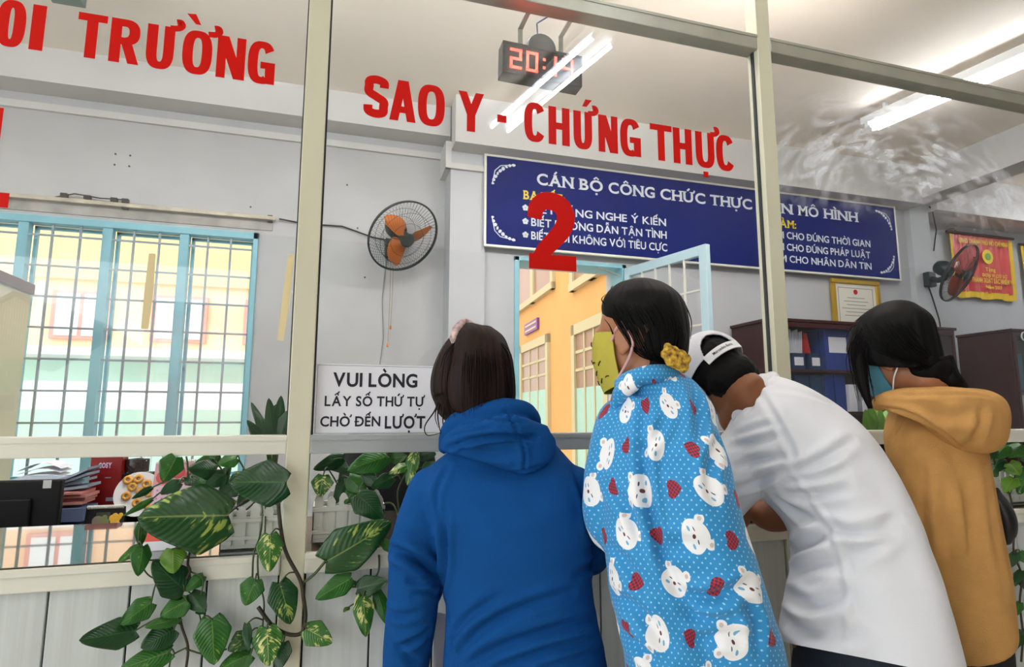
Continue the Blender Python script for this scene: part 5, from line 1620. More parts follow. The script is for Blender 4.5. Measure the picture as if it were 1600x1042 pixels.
def headM(c, fwd, up):
    f = V(fwd).normalized(); u = V(up); u = (u - f * u.dot(f)).normalized(); r = f.cross(u)
    return Matrix(((r.x, f.x, u.x, c[0]), (r.y, f.y, u.y, c[1]), (r.z, f.z, u.z, c[2]), (0, 0, 0, 1)))


def head(mb, Mh, s=1.0):
    R3 = Mh.to_3x3()
    def E(c, r, rot=None): mb.ell(Mh @ (V(c) * s), [x * s for x in r], R3 @ rot if rot else R3, 24, 16)
    E((0, -.012, .030), (.074, .093, .083)); E((0, .028, -.02), (.062, .062, .082)); E((0, .042, -.078), (.040, .040, .032)); E((0, .0, -.05), (.058, .06, .055))
    E((0, .074, .022), (.05, .016, .014))                              # brow
    for x in (-1, 1):
        E((x * .032, .068, -.028), (.024, .022, .02))                  # cheek
        E((x * .031, .077, .004), (.014, .011, .009))                  # eyeball under its lid
        E((x * .074, -.008, -.012), (.009, .020, .031), Matrix.Rotation(x * .25, 3, 'Z'))
        t = MB(); t.torus(V((0, 0, 0)), .021, .0052, V((1, 0, 0)), 20, 8)
        mb.add([Mh @ (V((x * .081 + q.x, -.010 + q.y * .85, -.008 + q.z * 1.25)) * s) for q in t.v], t.f)
        E((x * .079, -.003, -.038), (.006, .008, .010))                # lobe
        E((x * .010, .098, -.034), (.010, .010, .008))                 # nostril wing
    nb = MB(); nb.tube([Mh @ (V(q) * s) for q in ((0, .082, .012), (0, .092, -.008), (0, .104, -.026), (0, .100, -.034))], [.007 * s, .008 * s, .011 * s, .010 * s], 12); mb.add(nb.v, nb.f)
    E((0, .086, -.056), (.022, .009, .006)); E((0, .084, -.066), (.019, .009, .007))
    return mb


def hand(mb, wrist, dirv, normal, side=1, curl=.5, s=1.0):
    """palm, four bent fingers, thumb leaving the side of the palm"""
    d = V(dirv).normalized(); n = V(normal); n = (n - d * n.dot(d)).normalized(); x = d.cross(n) * side
    w = V(wrist); rot = Matrix((x, d, n)).transposed()
    mb.ell(w + d * .045 * s, (.040 * s, .052 * s, .014 * s), rot, 16, 12)
    mb.ell(w + d * .012 * s, (.028 * s, .03 * s, .018 * s), rot, 14, 10)
    for k, (off, L) in enumerate(((-.029, .072), (-.010, .082), (.010, .076), (.028, .058))):
        p = w + d * (.085 - .006 * abs(k - 1.2)) * s + x * off * s; a = .15 + .1 * k * curl; pts = [p - d * .03 * s, p]
        q = p
        for seg in (.45, .32, .23):
            a += curl * .55; q = q + (d * math.cos(a) - n * math.sin(a)) * L * seg * s; pts.append(q)
        t = MB(); t.tube(pts, [.009 * s, .0092 * s, .0085 * s, .0078 * s, .0065 * s], 10); mb.add(t.v, t.f); mb.ell(pts[-1], (.0066 * s,) * 3, None, 10, 8)
    p = w + d * .02 * s - x * .028 * s
    pts = [p, p - x * .022 * s + d * .022 * s - n * .006 * s, p - x * .030 * s + d * .050 * s - n * .014 * s, p - x * .028 * s + d * .074 * s - n * .022 * s]
    t = MB(); t.tube(pts, [.013 * s, .012 * s, .010 * s, .0075 * s], 10); mb.add(t.v, t.f); mb.ell(pts[-1], (.0075 * s,) * 3, None, 10, 8)


def shoe(parent, foot, fwd, m, L=.24):
    f = V(fwd).normalized(); r = f.cross(V((0, 0, 1))); b = MB(); rings = []
    for u, w, h in ((-.30, .020, .045), (-.26, .032, .075), (-.1, .034, .078), (.1, .036, .062), (.3, .044, .048), (.5, .046, .038), (.64, .036, .030), (.70, .015, .018)):
        c = V(foot) + f * u * L; rings.append([c + r * (w * math.copysign(abs(math.cos(t)) ** .7, math.cos(t))) + V((0, 0, max(.002, h * .5 + h * .5 * math.sin(t)))) for t in [2 * PI * k / 20 for k in range(20)]])
    b.loft(rings); obj('shoe', b, m, parent, smooth=1.2)


def legs(person, bodymb, clothmb, hips, knees, ankles, r=(.085, .06, .05)):
    for h, k, a in zip(hips, knees, ankles):
        limb(clothmb, [V(h), (V(h) + V(k)) / 2, V(k), (V(k) + V(a)) / 2, V(a)], [r[0], r[0] * .9, r[1], r[1] * .95, r[2]], 4, 20)
        limb(bodymb, [V(h), V(k), V(a) + V((0, 0, .02)), V(a) + V((0, 0, -.02))], [r[0] * .8, r[1] * .75, .032, .03], 4, 14)


def strands(mb, pts_list, r0=.0012, n=5):
    for pts in pts_list:
        q = [V(p) for p in spline([tuple(p) for p in pts], 6)]
        mb.tube(q, [r0 * (1 - .75 * i / (len(q) - 1)) for i in range(len(q))], n)


M['skin'] = mat('warm brown skin', rgb(168, 112, 78), .5, sss=.12, noise_amt=.08, noise_scale=30)
M['skind'] = mat('tanned skin', rgb(140, 86, 54), .5, sss=.12, noise_amt=.08, noise_scale=30)
M['hairbr'] = mat('dark brown hair', rgb(24, 13, 10), .6, spec=.2, noise_amt=.5, noise_scale=60, stretch=(1, 1, .06), noise_col=rgb(40, 22, 16))
M['hairbk'] = mat('black hair', rgb(7, 6, 7), .62, spec=.16, noise_amt=.4, noise_scale=60, stretch=(1, 1, .06), noise_col=rgb(14, 12, 13))
M['jeans'] = mat('dark denim', rgb(28, 38, 52), .8, bump=.4, bump_scale=300)
M['blacktr'] = mat('black trousers', rgb(16, 16, 18), .75)
M['shoe'] = mat('black shoe', rgb(24, 22, 22), .5)
M['hood'] = mat('blue fleece', rgb(12, 74, 138), .9, spec=.15, bump=.35, bump_scale=420, noise_amt=.1, noise_scale=14)
M['tan'] = mat('tan wool', rgb(204, 154, 92), .9, spec=.2, bump=.45, bump_scale=380, noise_amt=.14, noise_scale=18)
M['shirt'] = mat('white cotton', rgb(226, 228, 234), .7, bump=.12, bump_scale=500)
FW = lambda x: V((ray(x, 600).x, ray(x, 600).y, 0)).normalized()

# ======== blue hoodie
D0 = 1.26
TORSO = [(694, 1150, 960, 1150, D0, .13), (692, 1060, 952, 1060, D0, .118), (697, 950, 930, 950, D0, .110), (690, 880, 923, 880, D0, .112), (668, 810, 926, 810, D0, .115), (655, 765, 918, 765, D0, .108), (668, 732, 897, 728, D0, .085), (705, 700, 862, 690, D0, .062), (722, 670, 826, 664, D0 + .02, .055)]
f_ = FW(800); r_ = f_.cross(V((0, 0, 1)))
foot = V((atD(822, 900, D0).x, atD(822, 900, D0).y, 0))
body = MB(); cl = MB(); tr = MB()
capped(body, sections(TORSO, shrink=.84)); capped(cl, sections(TORSO))
# left arm hangs, right arm reaches to the counter
LA = [atD(674, 765, D0), atD(652, 850, D0 - .01), atD(645, 945, D0 - .01), atD(636, 1020, D0 + .02), atD(626, 1120, D0 + .06), atD(622, 1190, D0 + .10)]
limb(cl, LA[:5], [.050, .0535, .0515, .049, .041], 6, 24)
limb(body, LA, [.034, .032, .03, .03, .028, .024])
hand(body, LA[-1], V((.0, .25, -1)), r_ * -1, 1, .7)
RA = [atD(896, 765, D0), atD(914, 830, D0 + .06), atD(920, 866, D0 + .10), atD(888, 806, D0 + .22), V((.40, .0, 1.062))]
limb(cl, RA[:4] + [RA[3] + (RA[4] - RA[3]) * .6], [.050, .048, .044, .038, .034], 6, 24)
limb(body, RA, [.04, .04, .036, .03, .024])
hand(body, RA[-1], V((-.3, 1, .0)), V((0, 0, 1)), -1, .22)
Hc = atD(738, 592, D0 + .05)
hf = f_ + r_ * -.25 + V((0, 0, -.35)); HM = headM(Hc, hf, V((-.08, 0, 1)))
head(body, HM, .95); limb(body, [HM @ V((0, -.02, -.05)), atD(752, 675, D0 + .02), atD(770, 705, D0)], [.05, .05, .06])
hipL, hipR = foot + r_ * -.08 + V((0, 0, .74)), foot + r_ * .08 + V((0, 0, .74))
aL, aR = foot + r_ * -.09 + V((0, 0, .07)), foot + r_ * .10 + V((0, 0, .07))
legs(None, body, tr, (hipL, hipR), (foot + r_ * -.09 + f_ * .02 + V((0, 0, .44)), foot + r_ * .095 + f_ * .02 + V((0, 0, .44))), (aL, aR))
tr.ell(foot + V((0, 0, .76)), (.135, .09, .09), None)
for a in (aL, aR): body.ell(a + f_ * .04 + V((0, 0, -.045)), (.035, .075, .025), headM((0, 0, 0), f_, V((0, 0, 1))).to_3x3())
p1_ = place('person', union(body, .0055, 3), M['skin'], None, foot)
tag(p1_, 'person with brown hair in a blue hoodie, seen from behind at the counter', 'person', None)
me = union(cl, .0055, 5)
folds(me, [([(694, 800), (697, 850), (697, 890), (692, 930), (690, 980)], .008, .012), ([(610, 858), (636, 868), (662, 884), (684, 902)], .009, .016), ([(616, 872), (645, 888), (672, 908)], .010, -.008), ([(640, 905), (664, 908), (688, 916)], .006, .009), ([(648, 928), (670, 925), (690, 928)], .006, .007), ([(628, 835), (655, 842), (682, 852)], .012, .006),
           ([(700, 730), (682, 770), (688, 815), (696, 850)], .007, .006), ([(895, 735), (912, 780), (920, 830)], .008, .007), ([(712, 1030), (750, 985), (815, 950), (895, 925)], .009, .009), ([(722, 1042), (790, 1008), (860, 985), (928, 965)], .009, .010), ([(702, 1005), (728, 968), (775, 935)], .008, .007), ([(780, 1042), (850, 1018), (930, 1000)], .009, .008), ([(850, 1042), (900, 1028), (940, 1015)], .008, .007),
           ([(715, 760), (790, 795), (860, 765)], .025, .004), ([(700, 960), (706, 1000), (704, 1042)], .008, .006), ([(604, 955), (625, 962), (652, 958)], .007, .007), ([(622, 1012), (648, 1000), (668, 988)], .007, .009), ([(606, 1000), (630, 1020), (650, 1035)], .008, .006), ([(900, 900), (925, 880), (930, 850)], .008, .006)], .0022, 8, 3, (1, 1, .8))
place('hooded_sweatshirt', me, M['hood'], p1_)
# hood lying on the back: neck roll, sack and its seam
hd = MB()
HD = D0 - .075
rows = [(702, 704, 702, 690, HD + .06, .022), (714, 709, 712, 674, HD + .035, .034), (736, 715, 734, 660, HD + .012, .040), (765, 724, 765, 654, HD + .002, .045), (798, 736, 798, 652, HD - .002, .047), (824, 737, 826, 655, HD + .006, .046), (842, 726, 843, 668, HD + .018, .038), (850, 708, 850, 684, HD + .035, .025)]
capped(hd, sections(rows, n=36, p=2.6))
limb(hd, [atD(694, 700, HD + .10), atD(706, 668, HD + .065), atD(735, 650, HD + .03), atD(778, 641, HD + .02), atD(815, 642, HD + .035), atD(832, 655, HD + .075), atD(836, 672, HD + .12)], [.014, .021, .024, .024, .022, .018, .012], 6, 18)
limb(hd, [atD(718, 690, HD - .02), atD(760, 676, HD - .045), atD(808, 668, HD - .04), atD(850, 672, HD)], [.014, .022, .022, .012], 6, 16)
me = union(hd, .0045, 4)
folds(me, [([(700, 700), (740, 686), (790, 680), (840, 684)], .0045, .010), ([(728, 662), (775, 656), (820, 660)], .004, .009), ([(704, 716), (750, 728), (800, 736), (845, 728)], .005, .006), ([(814, 688), (820, 712), (817, 735)], .0035, .006), ([(790, 642), (800, 656), (808, 676)], .004, .006), ([(716, 698), (760, 708), (806, 710)], .009, .006), ([(700, 684), (735, 672), (770, 668)], .004, .006)], .002, 12, 5)
place('hood', me, M['hood'], p1_)
me = union(tr, .008, 4); place('trousers', me, M['blacktr'], p1_)
for a in (aL, aR): shoe(p1_, V((a.x, a.y, 0)), f_, M['shoe'])
# hair gathered high and falling down the back
hb = MB()
HH = D0 + .04
rows = [(720, 512, 768, 511, HH, .03), (704, 526, 786, 526, HH, .065), (690, 545, 795, 545, HH, .085), (678, 572, 802, 572, HH, .096), (673, 600, 805, 600, HH, .098), (677, 625, 805, 625, HH, .09), (690, 645, 802, 645, HH - .015, .07), (712, 660, 790, 660, HH - .025, .04)]
capped(hb, sections(rows, n=150, p=2.1, sub=6, ridge=.020, seed=2), .3)
pt = MB()
rows = [(716, 520, 745, 511, HH - .055, .022), (712, 535, 778, 528, HH - .072, .034), (706, 565, 786, 562, HH - .084, .034), (700, 600, 790, 600, HH - .086, .03), (704, 632, 790, 636, HH - .082, .026), (724, 656, 778, 660, HH - .085, .018)]
capped(pt, sections(rows, n=120, p=2.1, sub=6, ridge=.035, seed=8), .3)
rs = random.Random(4); sl = []
for k in range(150):
    u = rs.random(); xt = 716 + 62 * u; x1_ = 690 + 112 * u + rs.uniform(-6, 6); dd = HH - .075 - .05 * math.sin(PI * u) + rs.uniform(0, .012)
    sl.append([atD(xt, 522 + 12 * abs(u - .4), HH - .07), atD((xt + x1_) / 2 + (x1_ - xt) * .3, 560 + rs.uniform(-6, 6), dd), atD(x1_, 608 + rs.uniform(-8, 8), dd + .003), atD(x1_ - (x1_ - 745) * .12, 648 + rs.uniform(-10, 14), dd + .015)])
hm = MB(); hm.add(hb.v, hb.f); hm.add(pt.v, pt.f); strands(hm, sl, .0013, 4)
sl = [[atD(686, 618, HH - .02), atD(680, 640, HH - .03), atD(664, 665, HH - .04), atD(668, 680, HH - .045), atD(690, 676, HH - .05)], [atD(690, 620, HH - .03), atD(684, 645, HH - .04), atD(687, 670, HH - .05), atD(693, 688, HH - .05)], [atD(694, 630, HH - .04), atD(692, 660, HH - .05), atD(697, 682, HH - .055)], [atD(800, 620, HH), atD(806, 635, HH), atD(812, 642, HH)], [atD(798, 630, HH), atD(804, 645, HH), atD(806, 650, HH)], [atD(688, 612, HH - .02), atD(683, 632, HH - .03), atD(680, 652, HH - .03), atD(685, 668, HH - .04)]]
strands(hm, sl, .0022, 5)
o = obj('hair', hm, M['hairbr'], p1_, smooth=3.2)
sc = MB(); c = atD(724, 522, HH - .055)
rs = random.Random(9)
axs = (atD(732, 528, HH - .06) - atD(700, 512, HH - .02)).normalized()
for k in range(16):
    a = 2 * PI * k / 16; A_ = axs.orthogonal().normalized(); B_ = axs.cross(A_)
    sc.ell(c + (A_ * math.cos(a) + B_ * math.sin(a)) * .024 + axs * rs.uniform(-.004, .004), (.0105, .0105, .0105), None, 10, 8)
me = union(sc, .003, 2); place('hair_scrunchie', me, mat('pink white patterned cloth', rgb(226, 200, 196), .8, noise_amt=1, noise_scale=55, noise_col=rgb(60, 30, 40)), p1_)
# folder of papers held at the hip
fm = frameM(atD(676, 1090, D0 + .06), (atD(703, 1090, D0 + .12) - atD(676, 1090, D0 + .06)), V((0, 0, 1)))
t = thing('document_folder', 'white papers in orange edged folder held under the blue hoodie arm', 'folder', fm.translation.to_tuple())
obj('papers', MB().box(.0, .16, -.02, .17, .001, .006, fm), M['paper'], t)
obj('folder_edge', MB().box(-.004, .165, -.10, .055, -.003, .010, fm), mat('orange card', rgb(186, 84, 36), .6), t, bev=.001)

# ======== bear print jacket
D1 = 1.12


def bear_print():
    m = bpy.data.materials.new('bear print cotton'); m.use_nodes = True; nt = m.node_tree; P = nt.nodes['Principled BSDF']
    N = nt.nodes.new; Lk = nt.links.new

    def mt(op, a, b_=None, c_=None):
        n = N('ShaderNodeMath'); n.operation = op
        for i, v in enumerate((a, b_, c_)):
            if v is None: continue
            if isinstance(v, (int, float)): n.inputs[i].default_value = v
            else: Lk(v, n.inputs[i])
        return n.outputs[0]
    uv = N('ShaderNodeUVMap'); sp = N('ShaderNodeSeparateXYZ'); Lk(uv.outputs[0], sp.inputs[0])
    s_ = 1 / .074
    X = mt('ADD', mt('MULTIPLY', sp.outputs[0], s_), 40.0); Y_ = mt('ADD', mt('MULTIPLY', sp.outputs[1], s_), 40.0)
    # rows are shifted a little so that the repeat does not line up
    X0 = X; X = mt('ADD', X, mt('MULTIPLY', mt('FLOOR', Y_), .37))
    cx_, cy_ = mt('FLOOR', X), mt('FLOOR', Y_)
    cb = N('ShaderNodeCombineXYZ'); Lk(cx_, cb.inputs[0]); Lk(cy_, cb.inputs[1])
    wn = N('ShaderNodeTexWhiteNoise'); wn.noise_dimensions = '2D'; Lk(cb.outputs[0], wn.inputs['Vector'])
    sc_ = N('ShaderNodeSeparateColor'); Lk(wn.outputs['Color'], sc_.inputs[0]); r1, r2, r3 = sc_.outputs[0], sc_.outputs[1], sc_.outputs[2]
    lx = mt('SUBTRACT', mt('SUBTRACT', X, cx_), mt('ADD', .42, mt('MULTIPLY', r1, .16))); ly = mt('SUBTRACT', mt('SUBTRACT', Y_, cy_), mt('ADD', .42, mt('MULTIPLY', r2, .16)))
    an = mt('MULTIPLY', mt('SUBTRACT', r3, .5), 4.4); c, s = mt('COSINE', an), mt('SINE', an)
    x = mt('SUBTRACT', mt('MULTIPLY', lx, c), mt('MULTIPLY', ly, s)); y = mt('ADD', mt('MULTIPLY', lx, s), mt('MULTIPLY', ly, c))
    odd = mt('MODULO', mt('ADD', cx_, cy_), 2.0)

    def el(x0, y0, rx, ry, mirror=False):
        xx = mt('ABSOLUTE', x) if mirror else x
        a = mt('DIVIDE', mt('SUBTRACT', xx, x0), rx); b = mt('DIVIDE', mt('SUBTRACT', y, y0), ry)
        return mt('LESS_THAN', mt('ADD', mt('MULTIPLY', a, a), mt('MULTIPLY', b, b)), 1.0)
    mx = lambda a, b: mt('MAXIMUM', a, b)
    bear = mx(mx(el(0, -.02, .385, .29), el(.0, .10, .30, .24)), el(.29, .27, .115, .115, True))
    inner = el(.295, .275, .05, .05, True); nose = el(0, -.03, .05, .036); eye = el(.145, .03, .055, .013, True); cheek = el(.20, -.085, .062, .03, True)
    bear = mt('MULTIPLY', bear, mt('SUBTRACT', 1.0, odd)); nob = mt('SUBTRACT', 1.0, odd)
    # heart
    hx, hy = mt('MULTIPLY', x, 5.6), mt('MULTIPLY', y, 5.6)
    q = mt('SUBTRACT', mt('ADD', mt('MULTIPLY', hx, hx), mt('MULTIPLY', hy, hy)), 1.0); q3 = mt('MULTIPLY', q, mt('MULTIPLY', q, q))
    hrt = mt('MULTIPLY', mt('LESS_THAN', mt('SUBTRACT', q3, mt('MULTIPLY', mt('MULTIPLY', hx, hx), mt('MULTIPLY', hy, mt('MULTIPLY', hy, hy)))), 0), odd)
    chk = mt('GREATER_THAN', mt('MULTIPLY', mt('SINE', mt('MULTIPLY', x, 62)), mt('SINE', mt('MULTIPLY', y, 62))), 0.0)
    # dots
    dxx = mt('SUBTRACT', mt('FRACT', mt('MULTIPLY', mt('ADD', X0, Y_), 5.0)), .5); dyy = mt('SUBTRACT', mt('FRACT', mt('MULTIPLY', mt('SUBTRACT', X0, Y_), 5.0)), .5)
    dot = mt('LESS_THAN', mt('ADD', mt('MULTIPLY', dxx, dxx), mt('MULTIPLY', dyy, dyy)), .024)

    def mix(f, a, b):
        n = N('ShaderNodeMix'); n.data_type = 'RGBA'
        if isinstance(f, float): n.inputs[0].default_value = f
        else: Lk(f, n.inputs[0])
        for i, v in ((6, a), (7, b)):
            if isinstance(v, tuple): n.inputs[i].default_value = v
            else: Lk(v, n.inputs[i])
        return n.outputs[2]
    col = mix(dot, rgb(40, 140, 200), rgb(150, 206, 234))
    col = mix(hrt, col, mix(chk, rgb(186, 30, 44), rgb(70, 40, 70)))
    col = mix(bear, col, rgb(236, 236, 238))
    g = lambda a: mt('MULTIPLY', a, nob)
    col = mix(g(inner), col, rgb(206, 190, 184)); col = mix(g(cheek), col, rgb(110, 170, 206)); col = mix(g(eye), col, rgb(46, 66, 92)); col = mix(g(nose), col, rgb(96, 40, 44))
    Lk(col, P.inputs['Base Color']); P.inputs['Roughness'].default_value = .75; P.inputs['Sheen Weight'].default_value = .15
    return m


M['bear'] = bear_print()
TB = [(990, 1150, 1150, 1150, D1, .145), (980, 1045, 1140, 1042, D1, .142), (970, 985, 1128, 975, D1, .135), (956, 920, 1116, 910, D1, .128), (946, 860, 1110, 850, D1, .122), (940, 800, 1108, 792, D1, .12), (938, 745, 1118, 738, D1, .118), (948, 690, 1122, 682, D1, .113), (958, 650, 1119, 640, D1 + .005, .105), (968, 618, 1096, 606, D1 + .01, .085), (972, 592, 1062, 582, D1 + .02, .062), (968, 580, 1040, 576, D1 + .03, .05)]
f1 = FW(1060); r1_ = f1.cross(V((0, 0, 1)))
foot = V((atD(1090, 900, D1).x, atD(1090, 900, D1).y, 0))
body = MB(); cl = MB(); tr = MB()
capped(body, sections(TB, .84, shrink=.82)); capped(cl, sections(TB, .84))
A1 = [atD(1062, 655, D1 - .02), atD(1076, 740, D1 - .055), atD(1094, 830, D1 - .065), atD(1122, 930, D1 - .06), atD(1152, 1040, D1 - .04), atD(1166, 1120, D1 - .02), atD(1176, 1200, D1)]
limb(cl, A1[:6], [.062, .073, .075, .078, .080, .066], 6, 28)
A2 = [atD(975, 665, D1 + .02), atD(962, 740, D1 + .03), atD(958, 820, D1 + .05), atD(1010, 815, D1 + .17), V((.71, -.02, 1.066))]
limb(cl, A2[:4] + [A2[3] + (A2[4] - A2[3]) * .5], [.056, .058, .052, .042, .038], 6, 24)
limb(body, A2, [.045, .042, .038, .03, .024]); limb(body, A1, [.045, .042, .04, .036, .034, .030, .024]); hand(body, A1[-1], V((.05, .1, -1)), r1_, -1, .6)
hand(body, A2[-1], V((-.1, 1, .0)), V((0, 0, 1)), -1, .22)
Hc = atD(993, 530, D1 + .025); hf = r1_ * -1.0 + f1 * .42 + V((0, 0, -.10)); HM = headM(Hc, hf, V((0, 0, 1)))
head(body, HM, .85); limb(body, [HM @ V((0, -.02, -.05)), HM @ V((0, -.035, -.10)), atD(1018, 610, D1 + .02)], [.052, .05, .056])
hips = [foot + r1_ * s * .08 + V((0, 0, .74)) for s in (-1, 1)]; an = [foot + r1_ * s * .09 + V((0, 0, .07)) for s in (-1, 1)]; kn = [foot + r1_ * s * .085 + f1 * .02 + V((0, 0, .45)) for s in (-1, 1)]
legs(None, body, tr, hips, kn, an)
tr.ell(foot + V((0, 0, .76)), (.13, .1, .09), None)
for a in an: body.ell(a + f1 * .04 + V((0, 0, -.045)), (.035, .075, .025), headM((0, 0, 0), f1, V((0, 0, 1))).to_3x3())
p2_ = place('person', union(body, .0055, 3), M['skin'], None, foot)
tag(p2_, 'person in a bright blue bear print jacket and yellow mask, hair tied low', 'person')
me = union(cl, .0055, 5)
folds(me, [([(1006, 640), (1004, 700), (1010, 760), (1022, 825), (1040, 880), (1056, 925)], .009, .012), ([(1000, 700), (1018, 690), (1040, 655)], .008, .007), ([(1120, 690), (1108, 740), (1118, 790)], .010, .009), ([(1062, 925), (1100, 935), (1140, 925), (1168, 912)], .010, .012), ([(1070, 950), (1100, 965), (1140, 968)], .010, .009), ([(1090, 1000), (1130, 990), (1170, 1000)], .012, .008), ([(1160, 935), (1180, 970), (1186, 1020)], .010, .010),
           ([(985, 600), (1000, 615), (1040, 612)], .007, .009), ([(1080, 600), (1092, 640), (1094, 690)], .010, .008), ([(950, 760), (985, 800), (1005, 850)], .010, .008), ([(958, 930), (1000, 955), (1040, 1010)], .012, .009), ([(965, 985), (1000, 1010), (1030, 1042)], .010, .009), ([(1030, 860), (1070, 850), (1110, 868)], .012, .007), ([(950, 850), (980, 880), (1010, 930)], .010, .007), ([(1040, 720), (1075, 735), (1100, 770)], .012, .006)], .003, 9, 11)
v = np_mesh(me); C0 = np.array(atD(1075, 1042, D1 - .02)); C1 = np.array(atD(1030, 620, D1)); rr = np.array(r1_); ff = np.array(f1)
k = np.clip((v[:, 2] - C0[2]) / (C1[2] - C0[2]), -.6, 1.1)[:, None]; ax0 = C0 + (C1 - C0) * k; q = v - ax0
th_ = np.arctan2(q @ rr, -(q @ ff)); rad_ = .15
uvv = np.stack([th_ * rad_, v[:, 2] + .25 * (q @ ff)], 1)
ul = me.uv_layers.new(name='UVMap'); li = np.empty(len(me.loops), int); me.loops.foreach_get('vertex_index', li); ul.data.foreach_set('uv', uvv[li].ravel())
place('print_jacket', me, M['bear'], p2_)
cb_ = MB()
limb(cb_, [atD(968, 600, D1 - .005), atD(985, 592, D1 - .04), atD(1015, 585, D1 - .055), atD(1045, 583, D1 - .04), atD(1062, 588, D1 + .0)], [.012, .016, .018, .016, .012], 6, 16)
limb(cb_, [atD(962, 632, D1 - .01), atD(972, 612, D1 - .03), atD(990, 600, D1 - .06)], [.012, .016, .014], 6, 16)
me = union(cb_, .004, 3); v2 = np_mesh(me); q2 = v2 - (C0 + (C1 - C0) * np.clip((v2[:, 2] - C0[2]) / (C1[2] - C0[2]), -.6, 1.1)[:, None])
uv2 = np.stack([np.arctan2(q2 @ rr, -(q2 @ ff)) * rad_ + .21, v2[:, 2] + .1], 1)
ul = me.uv_layers.new(name='UVMap'); li = np.empty(len(me.loops), int); me.loops.foreach_get('vertex_index', li); ul.data.foreach_set('uv', uv2[li].ravel())
place('jacket_collar', me, M['bear'], p2_)
me = union(tr, .008, 4); place('trousers', me, M['blacktr'], p2_)
for a in an: shoe(p2_, V((a.x, a.y, 0)), f1, M['shoe'])
hb = MB(); HH = D1 + .03
rows = [(978, 440, 1022, 438, HH, .03), (962, 447, 1040, 445, HH, .055), (947, 462, 1060, 460, HH, .078), (940, 482, 1071, 480, HH, .09), (950, 503, 1077, 508, HH, .094), (984, 524, 1077, 532, HH - .005, .088), (992, 550, 1074, 556, HH - .015, .08), (996, 574, 1062, 576, HH - .025, .062), (990, 594, 1050, 594, HH - .035, .045), (980, 612, 1052, 610, HH - .04, .035), (974, 628, 1050, 622, HH - .04, .022)]
capped(hb, sections(rows, n=150, p=2.15, sub=6, ridge=.016, seed=21), .3)
rs = random.Random(5); sl = []
for k in range(110):
    u = rs.random(); a0 = rs.uniform(0, 1)
    x0_, y0_ = 955 + 95 * u, 470 + 26 * a0; dd = HH - .075 - .022 * math.sin(PI * u)
    sl.append([atD(x0_, y0_, dd), atD(x0_ + 18, y0_ + 30, dd - .004), atD(1000 + 60 * u, 548 + 10 * a0, dd - .002), atD(1040 + 12 * a0, 568 + 8 * u, HH - .06)])
strands(hb, sl, .0011, 4)
sl = [[atD(958, 522, HH - .06), atD(952, 508, HH - .055), atD(944, 498, HH - .05)], [atD(962, 470, HH), atD(955, 452, HH), atD(958, 446, HH)], [atD(948, 478, HH - .03), atD(940, 468, HH - .03), atD(946, 460, HH - .03)], [atD(990, 610, HH - .04), atD(978, 622, HH - .05), atD(974, 634, HH - .05)], [atD(1068, 470, HH), atD(1080, 500, HH), atD(1079, 530, HH)]]
strands(hb, sl, .0018, 5)
obj('hair', hb, M['hairbk'], p2_, smooth=3.2)
sc = MB(); rs = random.Random(3); ca, cb2 = atD(1043, 553, HH - .098), atD(1069, 566, HH - .085)
for k in range(26):
    u = k / 25; a = k * 2.4; sc.ell(ca + (cb2 - ca) * u + V((math.sin(a) * .008, 0, math.cos(a) * .012)), (.009, .009, .009), None, 9, 7)
me = union(sc, .003, 1); place('hair_scrunchie', me, mat('yellow brown patterned cloth', rgb(226, 184, 60), .8, noise_amt=1, noise_scale=130, noise_col=rgb(90, 36, 26)), p2_)
# mask: shell over nose, cheeks and chin, with two ear loops
mk = MB(); rows = []
for j in range(15):
    v_ = j / 14; z = .026 - .138 * v_; row = []
    for i in range(21):
        u = i / 20 * 2 - 1; a = u * 1.45
        bul = .108 - .012 * abs(v_ - .42) * 2 - .03 * max(0, v_ - .7) - .02 * max(0, .12 - v_) * 3
        row.append(HM @ (V((math.sin(a) * (.070 - .014 * v_ * v_), .008 + math.cos(a) * bul * .92, z + .014 * abs(u) ** 2 * (1 if v_ > .5 else -1) * abs(v_ - .5) * 2)) * .89))
    rows.append(row)
mk.loft([r + [p + (p - HM.translation).normalized() * -.002 for p in reversed(r)] for r in rows])
m_ = mat('yellow green mask cloth', rgb(186, 174, 66), .75, noise_amt=.12, noise_scale=30)
mo = obj('face_mask', mk, m_, p2_, smooth=.9)
b = MB(); rs = random.Random(12)
for k in range(22):
    i, j = rs.randint(1, 18), rs.randint(1, 12); p = rows[j][i]; q = rows[j + rs.choice((0, 1))][i + 1]; n = (p - HM.translation).normalized()
    b.tube([p + n * .0012, (p + q) / 2 + n * .002 + V((0, 0, .002)), p + (q - p) * .9 + n * .0012], .0011, 5)
obj('printed_squiggle', b, M['ink'], mo)
M['loop'] = mat('pink elastic', rgb(206, 160, 160), .7)
for s in (-1, 1):
    e = [HM @ (V(p_) * .89) for p_ in ((s * .068, .022, -.006), (s * .082, -.004, .018), (s * .085, -.026, .006), (s * .084, -.034, -.02), (s * .076, -.018, -.05), (s * .062, .022, -.09))]
    b = MB(); b.tube([V(z) for z in spline([tuple(p) for p in e], 6)], .0028, 7); obj('ear_loop', b, M['loop'], mo)

